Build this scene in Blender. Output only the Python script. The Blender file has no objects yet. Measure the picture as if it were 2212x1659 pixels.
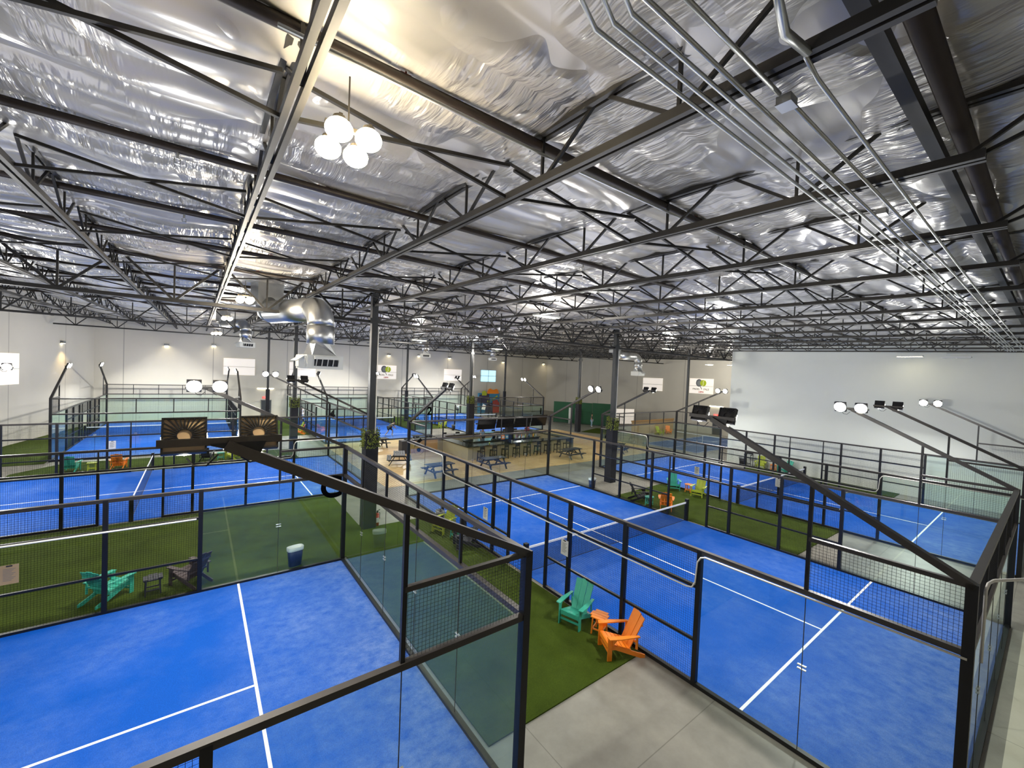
import bpy, math, random
import numpy as np
from mathutils import Vector, Matrix
random.seed(7)
PI=math.pi
S=bpy.context.scene
COL=S.collection
def lin(h):
    r=[]
    for c in h:
        c=c/255.0
        r.append(c/12.92 if c<=.04045 else ((c+.055)/1.055)**2.4)
    return tuple(r)+(1.0,)
# ---------------------------------------------------------------- materials
def newmat(name):
    m=bpy.data.materials.new(name); m.use_nodes=True
    nt=m.node_tree; b=nt.nodes['Principled BSDF']
    return m,nt,b
def N(nt,t,**kw):
    n=nt.nodes.new(t)
    for k,v in kw.items():
        if k in n.inputs: n.inputs[k].default_value=v
        else: setattr(n,k,v)
    return n
def mat(name,rgb,rough=.5,metal=0.0,noise=0.0,nscale=8.0,bump=0.0,bscale=60.0,spec=.5):
    m,nt,b=newmat(name); c=lin(rgb)
    b.inputs['Base Color'].default_value=c
    b.inputs['Roughness'].default_value=rough
    b.inputs['Metallic'].default_value=metal
    b.inputs['Specular IOR Level'].default_value=spec
    tc=N(nt,'ShaderNodeTexCoord')
    if noise>0:
        n=N(nt,'ShaderNodeTexNoise',Scale=nscale,Detail=3.0)
        nt.links.new(tc.outputs['Object'],n.inputs['Vector'])
        mx=N(nt,'ShaderNodeMix',data_type='RGBA')
        mx.inputs[6].default_value=tuple(x*(1-noise) for x in c[:3])+(1,)
        mx.inputs[7].default_value=tuple(min(1,x*(1+noise)) for x in c[:3])+(1,)
        nt.links.new(n.outputs['Fac'],mx.inputs[0]); nt.links.new(mx.outputs[2],b.inputs['Base Color'])
    if bump>0:
        n=N(nt,'ShaderNodeTexNoise',Scale=bscale,Detail=2.0)
        nt.links.new(tc.outputs['Object'],n.inputs['Vector'])
        bp=N(nt,'ShaderNodeBump',Strength=bump,Distance=.01)
        nt.links.new(n.outputs['Fac'],bp.inputs['Height']); nt.links.new(bp.outputs[0],b.inputs['Normal'])
    return m
def emis(name,rgb,strength):
    m,nt,b=newmat(name)
    b.inputs['Base Color'].default_value=lin(rgb)
    b.inputs['Emission Color'].default_value=lin(rgb)
    b.inputs['Emission Strength'].default_value=strength
    m.cycles.emission_sampling='NONE'
    return m
M={}
M['steel']=mat('roof_steel',(50,48,45),.45,.2,.25,3); M['web']=mat('roof_web_steel',(30,29,28),.5,.1,.2,3)
M['steel2']=mat('girder_steel',(34,33,33),.5,.15,.2,3)
M['pipe']=mat('sprinkler_pipe_paint',(44,36,32),.5,.1,.3,4)
M['black']=mat('black_powder_coat',(20,20,22),.42,.0,.15,5,spec=.4)
M['wire']=mat('mesh_wire',(14,14,16),.5,0,0,spec=.3)
M['rail']=mat('rail_paint',(54,50,46),.38,0,.2,6)
M['column']=mat('column_steel',(62,64,66),.4,.45,.15,4)
M['wrap']=mat('column_wrap',(26,28,36),.8,0,.4,9)
M['leaf']=mat('leaf_green',(134,146,62),.7,0,.5,30)
M['galv']=mat('galvanised_duct',(200,202,202),.36,1.0,.12,5)
M['conduit']=mat('galvanised_conduit',(190,192,190),.32,.85,.1,9)
M['whitebox']=mat('white_enamel',(214,216,212),.45,0,.04,6)
M['paper']=mat('white_paper',(226,226,222),.7,0,.05,20)
M['line']=mat('white_line',(238,240,244),.7,0,.06,30)
M['strip']=mat('white_tube',(232,230,222),.4,0,.05,8)
M['ink']=mat('matte_black_ink',(10,10,12),.95,0,0,spec=.0)
M['net']=mat('net_cord',(12,16,26),.7)
M['woodpanel']=mat('pale_wood_panel',(188,148,92),.5,0,.2,3)
M['tan']=mat('tan_partition',(176,150,112),.6,0,.12,2)
M['barfront']=mat('bar_front_panel',(164,153,124),.55,0,.12,2)
M['bartop']=mat('black_bar_top',(34,36,36),.12,0,.2,3,spec=.8)
M['darkfurn']=mat('charcoal_plastic',(44,46,54),.55,0,.15,8)
M['blackfurn']=mat('black_plastic',(28,28,32),.5,0,.15,8)
M['teal']=mat('teal_plastic',(62,176,150),.5,0,.07,10)
M['orange']=mat('orange_plastic',(252,140,28),.5,0,.06,10)
M['lime']=mat('lime_plastic',(176,190,52),.5,0,.08,10)
M['brown']=mat('brown_plastic',(72,62,64),.6,0,.15,10)
M['navy']=mat('navy_plastic',(26,36,74),.5,0,.1,8)
M['liner']=mat('white_bin_liner',(222,226,226),.5,0,.06,15)
M['red']=mat('red_paint',(176,40,34),.4)
M['exit']=emis('exit_sign_red',(232,70,60),1.2)
M['green_panel']=mat('green_screen_panel',(10,74,42),.7,0,.15,1.5)
M['skin']=mat('skin',(196,150,122),.6); M['skin2']=mat('skin_dark',(120,82,64),.6)
M['shirt_g']=mat('grey_shirt',(84,88,86),.85,0,.1,14); M['dark']=mat('dark_cloth',(30,32,38),.85)
M['shirt_w']=mat('white_shirt',(214,214,210),.85); M['shirt_p']=mat('pink_shirt',(226,74,120),.85)
M['shirt_b']=mat('pale_blue_shirt',(150,178,204),.85); M['hair']=mat('dark_hair',(34,26,22),.7)
M['shoe']=mat('white_shoe',(232,236,240),.6)
M['lit_back']=mat('lit_floodlight_back',(236,206,164),.5,.0,.08,8)  # tan carries the warm light that falls on the lamp backs
M['bannergrey']=mat('banner_grey',(92,96,104),.7); M['ball']=mat('ball_lime',(188,208,44),.7)
M['bannertext']=mat('banner_text_grey',(118,116,112),.7); M['bannerred']=mat('banner_red',(196,96,98),.7)
M['banner']=emis('glowing_white_banner',(238,230,220),.42)  # glow put into the white sheet stands in for daylight behind it
M['purple']=mat('mural_purple',(64,58,84),.6,0,.2,2); M['mblue']=mat('mural_blue',(64,134,170),.6,0,.25,1.4)
M['mred']=mat('mural_red',(196,66,44),.6,0,.2,2); M['grey']=mat('grey_metal',(120,124,124),.4,.5,.1,3)
M['doorgrey']=mat('door_dark_grey',(62,66,72),.5,0,.1,2); M['frame']=mat('door_frame_grey',(120,122,120),.5)
M['rust']=mat('rust_coupling',(150,62,34),.6,.2,.3,20)
M['lens']=emis('floodlight_lens',(255,252,236),38.0)
M['lens_warm']=emis('warm_lamp_lens',(255,236,190),60.0)
M['lens_off']=mat('lamp_lens_off',(200,204,204),.2)
M['bay_on']=emis('high_bay_lens',(255,240,196),12.0)
M['tube_on']=emis('strip_light_lens',(255,246,220),5.0)
M['screen']=mat('tv_screen',(10,11,13),.15,0,0,spec=.6)
M['sky_pane']=emis('daylight_pane',(170,222,244),1.1)
# blue sanded turf
def turf_mat():
    m,nt,b=newmat('blue_sanded_turf')
    tc=N(nt,'ShaderNodeTexCoord'); oi=N(nt,'ShaderNodeObjectInfo')
    off=N(nt,'ShaderNodeVectorMath',operation='SCALE'); off.inputs[0].default_value=(37,19,0)
    nt.links.new(oi.outputs['Random'],off.inputs['Scale'])
    ad=N(nt,'ShaderNodeVectorMath',operation='ADD')
    nt.links.new(tc.outputs['Object'],ad.inputs[0]); nt.links.new(off.outputs[0],ad.inputs[1])
    def noise(sc,sx,sy,det,lo,hi,rough=.6):
        mp=N(nt,'ShaderNodeMapping'); mp.inputs['Scale'].default_value=(sx,sy,1)
        nt.links.new(ad.outputs[0],mp.inputs['Vector'])
        n=N(nt,'ShaderNodeTexNoise',Scale=sc,Detail=det,Roughness=rough)
        nt.links.new(mp.outputs[0],n.inputs['Vector'])
        r=N(nt,'ShaderNodeMapRange'); r.inputs['From Min'].default_value=lo; r.inputs['From Max'].default_value=hi
        nt.links.new(n.outputs['Fac'],r.inputs['Value']); return r.outputs[0]
    big=noise(.33,1,1,5,.40,.95,.62); fine=noise(3.2,1.15,.85,7,.25,.95,.75); tiny=noise(60,1,1,2,.3,.8)
    sep=N(nt,'ShaderNodeSeparateXYZ'); nt.links.new(tc.outputs['Object'],sep.inputs[0])
    # sand gathers along the end walls
    a=N(nt,'ShaderNodeMath',operation='SUBTRACT'); nt.links.new(sep.outputs['Y'],a.inputs[0]); a.inputs[1].default_value=10
    ab=N(nt,'ShaderNodeMath',operation='ABSOLUTE'); nt.links.new(a.outputs[0],ab.inputs[0])
    e=N(nt,'ShaderNodeMapRange'); e.inputs['From Min'].default_value=6.2; e.inputs['From Max'].default_value=10.2
    nt.links.new(ab.outputs[0],e.inputs['Value'])
    x=N(nt,'ShaderNodeMath',operation='MULTIPLY_ADD'); nt.links.new(e.outputs[0],x.inputs[0]); x.inputs[1].default_value=.85
    nt.links.new(big,x.inputs[2])
    y=N(nt,'ShaderNodeMath',operation='MULTIPLY'); nt.links.new(x.outputs[0],y.inputs[0]); nt.links.new(fine,y.inputs[1])
    cl=N(nt,'ShaderNodeMath',operation='MULTIPLY'); nt.links.new(y.outputs[0],cl.inputs[0]); cl.inputs[1].default_value=.85; cl.use_clamp=True
    mx=N(nt,'ShaderNodeMix',data_type='RGBA'); mx.inputs[6].default_value=(.001,.104,.56,1); mx.inputs[7].default_value=(.34,.49,.80,1)
    nt.links.new(cl.outputs[0],mx.inputs[0])
    m2=N(nt,'ShaderNodeMix',data_type='RGBA',blend_type='MULTIPLY'); m2.inputs[0].default_value=.35
    nt.links.new(mx.outputs[2],m2.inputs[6]); nt.links.new(tiny,m2.inputs[7])
    nt.links.new(m2.outputs[2],b.inputs['Base Color'])
    b.inputs['Roughness'].default_value=.85; b.inputs['Specular IOR Level'].default_value=.15
    return m
M['turf']=turf_mat()
def grass_mat():
    m,nt,b=newmat('green_artificial_grass')
    tc=N(nt,'ShaderNodeTexCoord')
    n=N(nt,'ShaderNodeTexNoise',Scale=55.0,Detail=4.0,Roughness=.7); nt.links.new(tc.outputs['Object'],n.inputs['Vector'])
    n2=N(nt,'ShaderNodeTexNoise',Scale=1.1,Detail=3.0); nt.links.new(tc.outputs['Object'],n2.inputs['Vector'])
    mx=N(nt,'ShaderNodeMix',data_type='RGBA'); mx.inputs[6].default_value=(.014,.033,.003,1); mx.inputs[7].default_value=(.088,.125,.012,1)
    nt.links.new(n.outputs['Fac'],mx.inputs[0])
    m2=N(nt,'ShaderNodeMix',data_type='RGBA',blend_type='OVERLAY'); m2.inputs[0].default_value=.45
    nt.links.new(mx.outputs[2],m2.inputs[6]); nt.links.new(n2.outputs['Fac'],m2.inputs[7])
    nt.links.new(m2.outputs[2],b.inputs['Base Color']); b.inputs['Roughness'].default_value=.9; b.inputs['Specular IOR Level'].default_value=.1
    bp=N(nt,'ShaderNodeBump',Strength=.5,Distance=.02); nt.links.new(n.outputs['Fac'],bp.inputs['Height']); nt.links.new(bp.outputs[0],b.inputs['Normal'])
    return m
M['grass']=grass_mat()
def concrete_mat(name,c1,c2,joints=True,rough=.5):
    m,nt,b=newmat(name)
    tc=N(nt,'ShaderNodeTexCoord')
    n=N(nt,'ShaderNodeTexNoise',Scale=.7,Detail=6.0,Roughness=.65); nt.links.new(tc.outputs['Object'],n.inputs['Vector'])
    mx=N(nt,'ShaderNodeMix',data_type='RGBA'); mx.inputs[6].default_value=lin(c1); mx.inputs[7].default_value=lin(c2)
    r=N(nt,'ShaderNodeMapRange'); r.inputs['From Min'].default_value=.3; r.inputs['From Max'].default_value=.7
    nt.links.new(n.outputs['Fac'],r.inputs['Value']); nt.links.new(r.outputs[0],mx.inputs[0])
    out=mx.outputs[2]
    if joints:
        br=N(nt,'ShaderNodeTexBrick',Scale=1.0); br.offset=0; br.inputs['Brick Width'].default_value=3.8; br.inputs['Row Height'].default_value=3.5
        br.inputs['Mortar Size'].default_value=.010; br.inputs['Color1'].default_value=(1,1,1,1); br.inputs['Color2'].default_value=(.97,.97,.97,1); br.inputs['Mortar'].default_value=(.62,.61,.6,1)
        nt.links.new(tc.outputs['Object'],br.inputs['Vector'])
        m2=N(nt,'ShaderNodeMix',data_type='RGBA',blend_type='MULTIPLY'); m2.inputs[0].default_value=1
        nt.links.new(out,m2.inputs[6]); nt.links.new(br.outputs['Color'],m2.inputs[7]); out=m2.outputs[2]
    nt.links.new(out,b.inputs['Base Color'])
    b.inputs['Roughness'].default_value=rough
    return m
M['concrete']=concrete_mat('polished_concrete',(122,118,108),(158,154,142),True,.42)
M['pale']=concrete_mat('pale_floor',(190,184,164),(206,200,182),True,.6)
def wood_mat():
    m,nt,b=newmat('plank_floor')
    tc=N(nt,'ShaderNodeTexCoord')
    br=N(nt,'ShaderNodeTexBrick',Scale=1.0); br.inputs['Brick Width'].default_value=1.8; br.inputs['Row Height'].default_value=.16; br.inputs['Mortar Size'].default_value=.004
    br.inputs['Color1'].default_value=lin((244,208,150)); br.inputs['Color2'].default_value=lin((222,182,124)); br.inputs['Mortar'].default_value=lin((110,84,56))
    nt.links.new(tc.outputs['Object'],br.inputs['Vector'])
    mp=N(nt,'ShaderNodeMapping'); mp.inputs['Scale'].default_value=(1.2,7,1); nt.links.new(tc.outputs['Object'],mp.inputs['Vector'])
    n=N(nt,'ShaderNodeTexNoise',Scale=1.6,Detail=4.0); nt.links.new(mp.outputs[0],n.inputs['Vector'])
    mx=N(nt,'ShaderNodeMix',data_type='RGBA',blend_type='OVERLAY'); mx.inputs[0].default_value=.4
    nt.links.new(br.outputs['Color'],mx.inputs[6]); nt.links.new(n.outputs['Fac'],mx.inputs[7])
    nt.links.new(mx.outputs[2],b.inputs['Base Color']); b.inputs['Roughness'].default_value=.4
    return m
M['plank']=wood_mat()
def wall_mat(name,c,axis,period):
    m,nt,b=newmat(name)
    tc=N(nt,'ShaderNodeTexCoord'); sep=N(nt,'ShaderNodeSeparateXYZ'); nt.links.new(tc.outputs['Object'],sep.inputs[0])
    md=N(nt,'ShaderNodeMath',operation='PINGPONG'); nt.links.new(sep.outputs[axis],md.inputs[0]); md.inputs[1].default_value=period/2
    lt=N(nt,'ShaderNodeMath',operation='LESS_THAN'); nt.links.new(md.outputs[0],lt.inputs[0]); lt.inputs[1].default_value=.04
    n=N(nt,'ShaderNodeTexNoise',Scale=.5,Detail=4.0); nt.links.new(tc.outputs['Object'],n.inputs['Vector'])
    a=lin(c); mx=N(nt,'ShaderNodeMix',data_type='RGBA'); mx.inputs[6].default_value=tuple(x*.93 for x in a[:3])+(1,); mx.inputs[7].default_value=tuple(min(1,x*1.05) for x in a[:3])+(1,)
    nt.links.new(n.outputs['Fac'],mx.inputs[0])
    m2=N(nt,'ShaderNodeMix',data_type='RGBA'); m2.inputs[7].default_value=tuple(x*.62 for x in a[:3])+(1,)
    nt.links.new(lt.outputs[0],m2.inputs[0]); nt.links.new(mx.outputs[2],m2.inputs[6])
    nt.links.new(m2.outputs[2],b.inputs['Base Color']); b.inputs['Roughness'].default_value=.75
    return m
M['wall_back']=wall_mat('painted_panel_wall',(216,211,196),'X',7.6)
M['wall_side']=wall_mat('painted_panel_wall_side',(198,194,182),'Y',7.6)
M['wall_white']=wall_mat('smooth_white_wall',(222,226,217),'Y',90.0)
def foil_mat():
    m,nt,b=newmat('silver_insulation_foil')
    tc=N(nt,'ShaderNodeTexCoord')
    def nz(sc,sx,sy,rot,det,rough,dist):
        mp=N(nt,'ShaderNodeMapping'); mp.inputs['Scale'].default_value=(sx,sy,1); mp.inputs['Rotation'].default_value=(0,0,rot); nt.links.new(tc.outputs['Object'],mp.inputs['Vector'])
        n=N(nt,'ShaderNodeTexNoise',Scale=sc,Detail=det,Roughness=rough,Distortion=dist); nt.links.new(mp.outputs[0],n.inputs['Vector']); return n.outputs['Fac']
    def mr(x,a,b_,c,d):
        r=N(nt,'ShaderNodeMapRange'); r.inputs['From Min'].default_value=a; r.inputs['From Max'].default_value=b_; r.inputs['To Min'].default_value=c; r.inputs['To Max'].default_value=d
        nt.links.new(x,r.inputs['Value']); return r.outputs[0]
    def mul(x,y):
        q=N(nt,'ShaderNodeMath',operation='MULTIPLY'); nt.links.new(x,q.inputs[0]); nt.links.new(y,q.inputs[1]); return q.outputs[0]
    def add(x,y):
        q=N(nt,'ShaderNodeMath',operation='ADD'); nt.links.new(x,q.inputs[0]); nt.links.new(y,q.inputs[1]); return q.outputs[0]
    mask=mr(nz(.42,1,1.5,0,2,.5,0),.48,.60,0,1.0)
    crease=mul(nz(1.15,4.6,.62,.22,3,.55,.5),mask)
    crease2=mul(nz(2.2,3.6,.55,-.3,3,.5,.4),mr(nz(.7,1.2,1,0,2,.5,0),.53,.62,0,.6))
    soft=nz(.4,1,2.0,0,1,.5,0)
    h=add(add(crease,crease2),soft)
    bp=N(nt,'ShaderNodeBump',Strength=.85,Distance=.15); nt.links.new(h,bp.inputs['Height'])
    nt.links.new(bp.outputs[0],b.inputs['Normal']); nt.links.new(bp.outputs[0],b.inputs['Coat Normal'])
    b.inputs['Base Color'].default_value=lin((172,169,164)); b.inputs['Metallic'].default_value=.06; b.inputs['Roughness'].default_value=.45
    b.inputs['Specular IOR Level'].default_value=.5; b.inputs['Coat Weight'].default_value=1.0; b.inputs['Coat IOR'].default_value=1.75; b.inputs['Coat Roughness'].default_value=.2
    return m
M['foil']=foil_mat()
def glass_mat(name,tint,k):
    m=bpy.data.materials.new(name); m.use_nodes=True; nt=m.node_tree; nt.nodes.clear()
    o=N(nt,'ShaderNodeOutputMaterial'); t=N(nt,'ShaderNodeBsdfTransparent'); t.inputs[0].default_value=tint
    g=N(nt,'ShaderNodeBsdfAnisotropic') if False else N(nt,'ShaderNodeBsdfGlossy'); g.inputs['Roughness'].default_value=.0; g.inputs['Color'].default_value=(.93,1,.97,1)
    lw=N(nt,'ShaderNodeLayerWeight'); p=N(nt,'ShaderNodeMath',operation='POWER'); nt.links.new(lw.outputs['Facing'],p.inputs[0]); p.inputs[1].default_value=3.6
    q=N(nt,'ShaderNodeMath',operation='MULTIPLY_ADD'); nt.links.new(p.outputs[0],q.inputs[0]); q.inputs[1].default_value=.72; q.inputs[2].default_value=k
    mx=N(nt,'ShaderNodeMixShader'); nt.links.new(q.outputs[0],mx.inputs[0]); nt.links.new(t.outputs[0],mx.inputs[1]); nt.links.new(g.outputs[0],mx.inputs[2])
    nt.links.new(mx.outputs[0],o.inputs[0]); return m
M['glass']=glass_mat('court_glass',(.82,.92,.88,1),.06)
# ---------------------------------------------------------------- mesh builder
class MB:
    def __init__(s): s.v=[]; s.f=[]
    def add(s,vs,fs):
        b=len(s.v); s.v+= [tuple(x) for x in vs]; s.f+=[tuple(b+i for i in f) for f in fs]; return s
    def box(s,x0,x1,y0,y1,z0,z1):
        return s.add([(x0,y0,z0),(x1,y0,z0),(x1,y1,z0),(x0,y1,z0),(x0,y0,z1),(x1,y0,z1),(x1,y1,z1),(x0,y1,z1)],
          [(3,2,1,0),(4,5,6,7),(0,1,5,4),(1,2,6,5),(2,3,7,6),(3,0,4,7)])
    def cbox(s,c,d): return s.box(c[0]-d[0]/2,c[0]+d[0]/2,c[1]-d[1]/2,c[1]+d[1]/2,c[2]-d[2]/2,c[2]+d[2]/2)
    def bar(s,p,q,w,h,up=(0,0,1),w2=None,h2=None):
        p=Vector(p);q=Vector(q);d=(q-p).normalized();u=Vector(up)
        if abs(d.dot(u))>.98: u=Vector((0,1,0))
        r=d.cross(u).normalized(); u=r.cross(d).normalized()
        w2=w if w2 is None else w2; h2=h if h2 is None else h2
        vs=[]
        for c,a,b in ((p,w,h),(q,w2,h2)):
            for i,j in ((-1,-1),(1,-1),(1,1),(-1,1)): vs.append(c+r*(i*a/2)+u*(j*b/2))
        return s.add(vs,[(0,1,2,3),(7,6,5,4),(0,4,5,1),(1,5,6,2),(2,6,7,3),(3,7,4,0)])
    def tube(s,pts,r,n=8,cap=True):
        P=[Vector(p) for p in pts]; R=r if isinstance(r,(list,tuple)) else [r]*len(P)
        ref=None; vs=[]
        for i,p in enumerate(P):
            d=(P[min(i+1,len(P)-1)]-P[max(i-1,0)]).normalized()
            if ref is None:
                ref=Vector((0,0,1)) if abs(d.z)<.9 else Vector((1,0,0))
            a=(ref-d*ref.dot(d)).normalized(); b=d.cross(a); ref=a
            for k in range(n):
                t=2*PI*k/n; vs.append(p+(a*math.cos(t)+b*math.sin(t))*R[i])
        fs=[]
        for i in range(len(P)-1):
            for k in range(n): fs.append((i*n+k,i*n+(k+1)%n,(i+1)*n+(k+1)%n,(i+1)*n+k))
        if cap: fs.append(tuple(reversed(range(n)))); fs.append(tuple(range((len(P)-1)*n,len(P)*n)))
        return s.add(vs,fs)
    def cyl(s,c,r,z0,z1,n=16,r2=None): return s.tube([(c[0],c[1],z0),(c[0],c[1],z1)],[r,r if r2 is None else r2],n)
    def prism(s,poly,z0,z1):
        n=len(poly)
        return s.add([(x,y,z0) for x,y in poly]+[(x,y,z1) for x,y in poly],[tuple(reversed(range(n))),tuple(range(n,2*n))]+[(i,(i+1)%n,n+(i+1)%n,n+i) for i in range(n)])
    def xprism(s,poly,x0,x1):   # polygon in (y,z), extruded along x
        n=len(poly)
        return s.add([(x0,a,b) for a,b in poly]+[(x1,a,b) for a,b in poly],[tuple(reversed(range(n))),tuple(range(n,2*n))]+[(i,(i+1)%n,n+(i+1)%n,n+i) for i in range(n)])
    def yprism(s,poly,y0,y1):   # polygon in (x,z), extruded along y
        n=len(poly)
        return s.add([(a,y0,b) for a,b in poly]+[(a,y1,b) for a,b in poly],[tuple(range(n)),tuple(reversed(range(n,2*n)))]+[(i,n+i,n+(i+1)%n,(i+1)%n) for i in range(n)])
    def sphere(s,c,r,n=12,m=8,sc=(1,1,1)):
        vs=[(c[0],c[1],c[2]-r*sc[2])]
        for j in range(1,m):
            t=PI*j/m
            for k in range(n):
                a=2*PI*k/n; vs.append((c[0]+r*sc[0]*math.sin(t)*math.cos(a),c[1]+r*sc[1]*math.sin(t)*math.sin(a),c[2]-r*sc[2]*math.cos(t)))
        vs.append((c[0],c[1],c[2]+r*sc[2])); fs=[]
        for k in range(n): fs.append((0,1+(k+1)%n,1+k))
        for j in range(m-2):
            for k in range(n): fs.append((1+j*n+k,1+j*n+(k+1)%n,1+(j+1)*n+(k+1)%n,1+(j+1)*n+k))
        l=len(vs)-1
        for k in range(n): fs.append((l,1+(m-2)*n+k,1+(m-2)*n+(k+1)%n))
        return s.add(vs,fs)
    def mesh(s,name,m,smooth=False):
        me=bpy.data.meshes.new(name); me.from_pydata(s.v,[],s.f); me.update()
        if m: me.materials.append(m if not isinstance(m,str) else M[m])
        if smooth: me.polygons.foreach_set('use_smooth',[True]*len(me.polygons)); 
        return me
    def build(s,name,m,parent=None,smooth=False,loc=None,label=None):
        return link(name,s.mesh(name,m,smooth),parent,loc,label)
def link(name,me,parent=None,loc=None,label=None):
    o=bpy.data.objects.new(name,me); COL.objects.link(o)
    if parent: o.parent=parent
    if loc: o.location=loc
    if label: o['label']=label
    return o
def tag(o,label,cat,group=None,kind=None):
    if label: o['label']=label
    if cat: o['category']=cat
    if group: o['group']=group
    if kind: o['kind']=kind
    return o
def thing(name,label,cat,loc=(0,0,0),rz=0,group=None):
    o=bpy.data.objects.new(name,None); COL.objects.link(o); o.location=loc; o.rotation_euler=(0,0,rz); o.empty_display_size=.2
    return tag(o,label,cat,group)
def struct(name,mb,m,parent=None):
    o=mb.build(name,m,parent)
    if not parent: o['kind']='structure'
    return o
KIDS={}
def dup(root,loc=None,rz=None,label=None,group=None,recol=None):
    def cp(o,par):
        c=o.copy(); COL.objects.link(c); c.parent=par
        if recol and c.type=='MESH':
            k=(o.data.name,recol)
            if k not in KIDS:
                me=o.data.copy(); me.materials.clear(); me.materials.append(M[recol]); KIDS[k]=me
            c.data=KIDS[k]
        for ch in [x for x in o.children]: cp(ch,c)
        return c
    r=cp(root,root.parent)
    if loc is not None: r.location=loc
    if rz is not None: r.rotation_euler=(0,0,rz)
    if label: r['label']=label
    if group: r['group']=group
    return r
def text(name,body,size,m,parent,mtx,extr=.01,shear=0.0,bold=0.0,label=None):
    cu=bpy.data.curves.new(name,'FONT'); cu.body=body; cu.size=size; cu.extrude=extr; cu.align_x='CENTER'; cu.align_y='CENTER'; cu.shear=shear; cu.offset=bold
    t=bpy.data.objects.new('tmp',cu); COL.objects.link(t); bpy.context.view_layer.update()
    me=bpy.data.meshes.new_from_object(t.evaluated_get(bpy.context.evaluated_depsgraph_get())); COL.objects.unlink(t); bpy.data.objects.remove(t)
    me.materials.clear(); me.materials.append(M[m]); me.name=name
    o=link(name,me,parent,None,label); o.matrix_basis=mtx; return o
ORD=['first','second','third','fourth','fifth','sixth','seventh','eighth','ninth','tenth','eleventh','twelfth','thirteenth','fourteenth','fifteenth','sixteenth','seventeenth','eighteenth','nineteenth','twentieth','twenty-first','twenty-second','twenty-third','twenty-fourth','twenty-fifth','twenty-sixth','twenty-seventh','twenty-eighth']
# ---------------------------------------------------------------- camera
cd=bpy.data.cameras.new('camera'); cam=bpy.data.objects.new('camera',cd); COL.objects.link(cam)
cam.location=(-8.9253204,-0.6402309,6.7705165); cam.rotation_mode='XYZ'
cam.rotation_euler=(math.radians(88.53876117),math.radians(-2.35522999),math.radians(-37.03152545))
cd.sensor_fit='HORIZONTAL'; cd.sensor_width=36; cd.lens=896.375/2212*36; cd.clip_start=.05; cd.clip_end=400
S.camera=cam
# ---------------------------------------------------------------- shell
def RZ(y): return 9.69+.021*y
f=struct('floor',MB().box(-34,46,-7,60,-.2,0),'concrete')
struct('floor_2',MB().box(0.2,27.2,-6,-.30,0,.006),'pale')
struct('floor_3',MB().prism([(-.3,22.1),(17.2,21.85),(26.8,22.0),(27,37.2),(24.9,37.2),(10,37.2),(-.3,37.2)],0,.008),'plank')
struct('wall_back',MB().box(-18,44.3,58.5,58.8,0,12),'wall_back')
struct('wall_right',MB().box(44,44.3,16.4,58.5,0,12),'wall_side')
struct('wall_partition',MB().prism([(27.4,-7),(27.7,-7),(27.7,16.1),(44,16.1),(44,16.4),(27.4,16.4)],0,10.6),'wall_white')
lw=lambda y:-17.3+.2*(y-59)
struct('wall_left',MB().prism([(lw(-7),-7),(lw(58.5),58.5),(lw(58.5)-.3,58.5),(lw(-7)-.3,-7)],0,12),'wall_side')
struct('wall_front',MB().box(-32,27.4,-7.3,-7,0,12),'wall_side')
def ceiling():
    xs=np.arange(-33,46.01,.26); ys=np.concatenate([np.arange(-7.2,18,.1),np.arange(18,59.2,.155)])
    X,Y=np.meshgrid(xs,ys)
    fx=((X+3.1)/2.6)%1.0
    rng=np.random.default_rng(3)
    bay=np.floor((X+3.1)/2.6).astype(int)
    ph=rng.random(400)[bay+200]*.6; am=.6+rng.random(400)[bay+200]*.8
    pill=np.abs(np.sin(PI*(Y+ph)/.62))**.5
    span=np.sin(PI*fx)
    drape=.10*np.abs(np.sin(PI*(Y*.31+ph*3)))
    Z=9.61+.021*Y-.11*am*pill*(.35+.65*span)-.06*span*am-drape*(1-span)**3
    nx,ny=len(xs),len(ys)
    co=np.stack([X,Y,Z],-1).reshape(-1,3).astype(np.float32)
    i=np.arange((ny-1)*(nx-1)); r=i//(nx-1); c=i%(nx-1); a=r*nx+c
    q=np.stack([a,a+nx,a+nx+1,a+1],1).astype(np.int32)
    me=bpy.data.meshes.new('ceiling'); me.vertices.add(len(co)); me.vertices.foreach_set('co',co.ravel())
    me.loops.add(q.size); me.loops.foreach_set('vertex_index',q.ravel())
    me.polygons.add(len(q)); me.polygons.foreach_set('loop_start',np.arange(0,q.size,4,dtype=np.int32)); me.polygons.foreach_set('loop_total',np.full(len(q),4,dtype=np.int32))
    me.update(calc_edges=True); me.validate(); me.polygons.foreach_set('use_smooth',np.ones(len(q),dtype=bool))
    me.materials.append(M['foil']); o=link('ceiling',me); o['kind']='structure'
ceiling()
# window and doors on the walls
def on_back(o,x,z): o.location=(x,58.5,z)
w=struct('window_1',MB().box(-1.57,1.57,-.02,.02,-1,1),'sky_pane'); w.location=(30.6,58.47,6.16)
fr=MB()
for a,b in ((-1.62,-1.52),(1.52,1.62),(-.04,.04)): fr.box(a,b,-.06,0,-1.05,1.05)
for a,b in ((-1.05,-.96),(.96,1.05),(-.04,.04)): fr.box(-1.62,1.62,-.06,0,a,b)
fr.build('window_frame','whitebox',w)
d=struct('door_1',MB().box(-.5,.5,-.05,0,0,2.18),'doorgrey'); d.location=(-2.2,58.5,0)
MB().box(.3,.42,-.11,-.05,.98,1.02).build('door_handle','conduit',d); MB().box(-.57,-.5,-.07,0,0,2.25).box(.5,.57,-.07,0,0,2.25).box(-.57,.57,-.07,0,2.18,2.25).build('door_frame','frame',d)
d=struct('door_2',MB().box(-.05,0,-.5,.5,0,2.15),'doorgrey'); d.location=(44,25.65,0)
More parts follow.
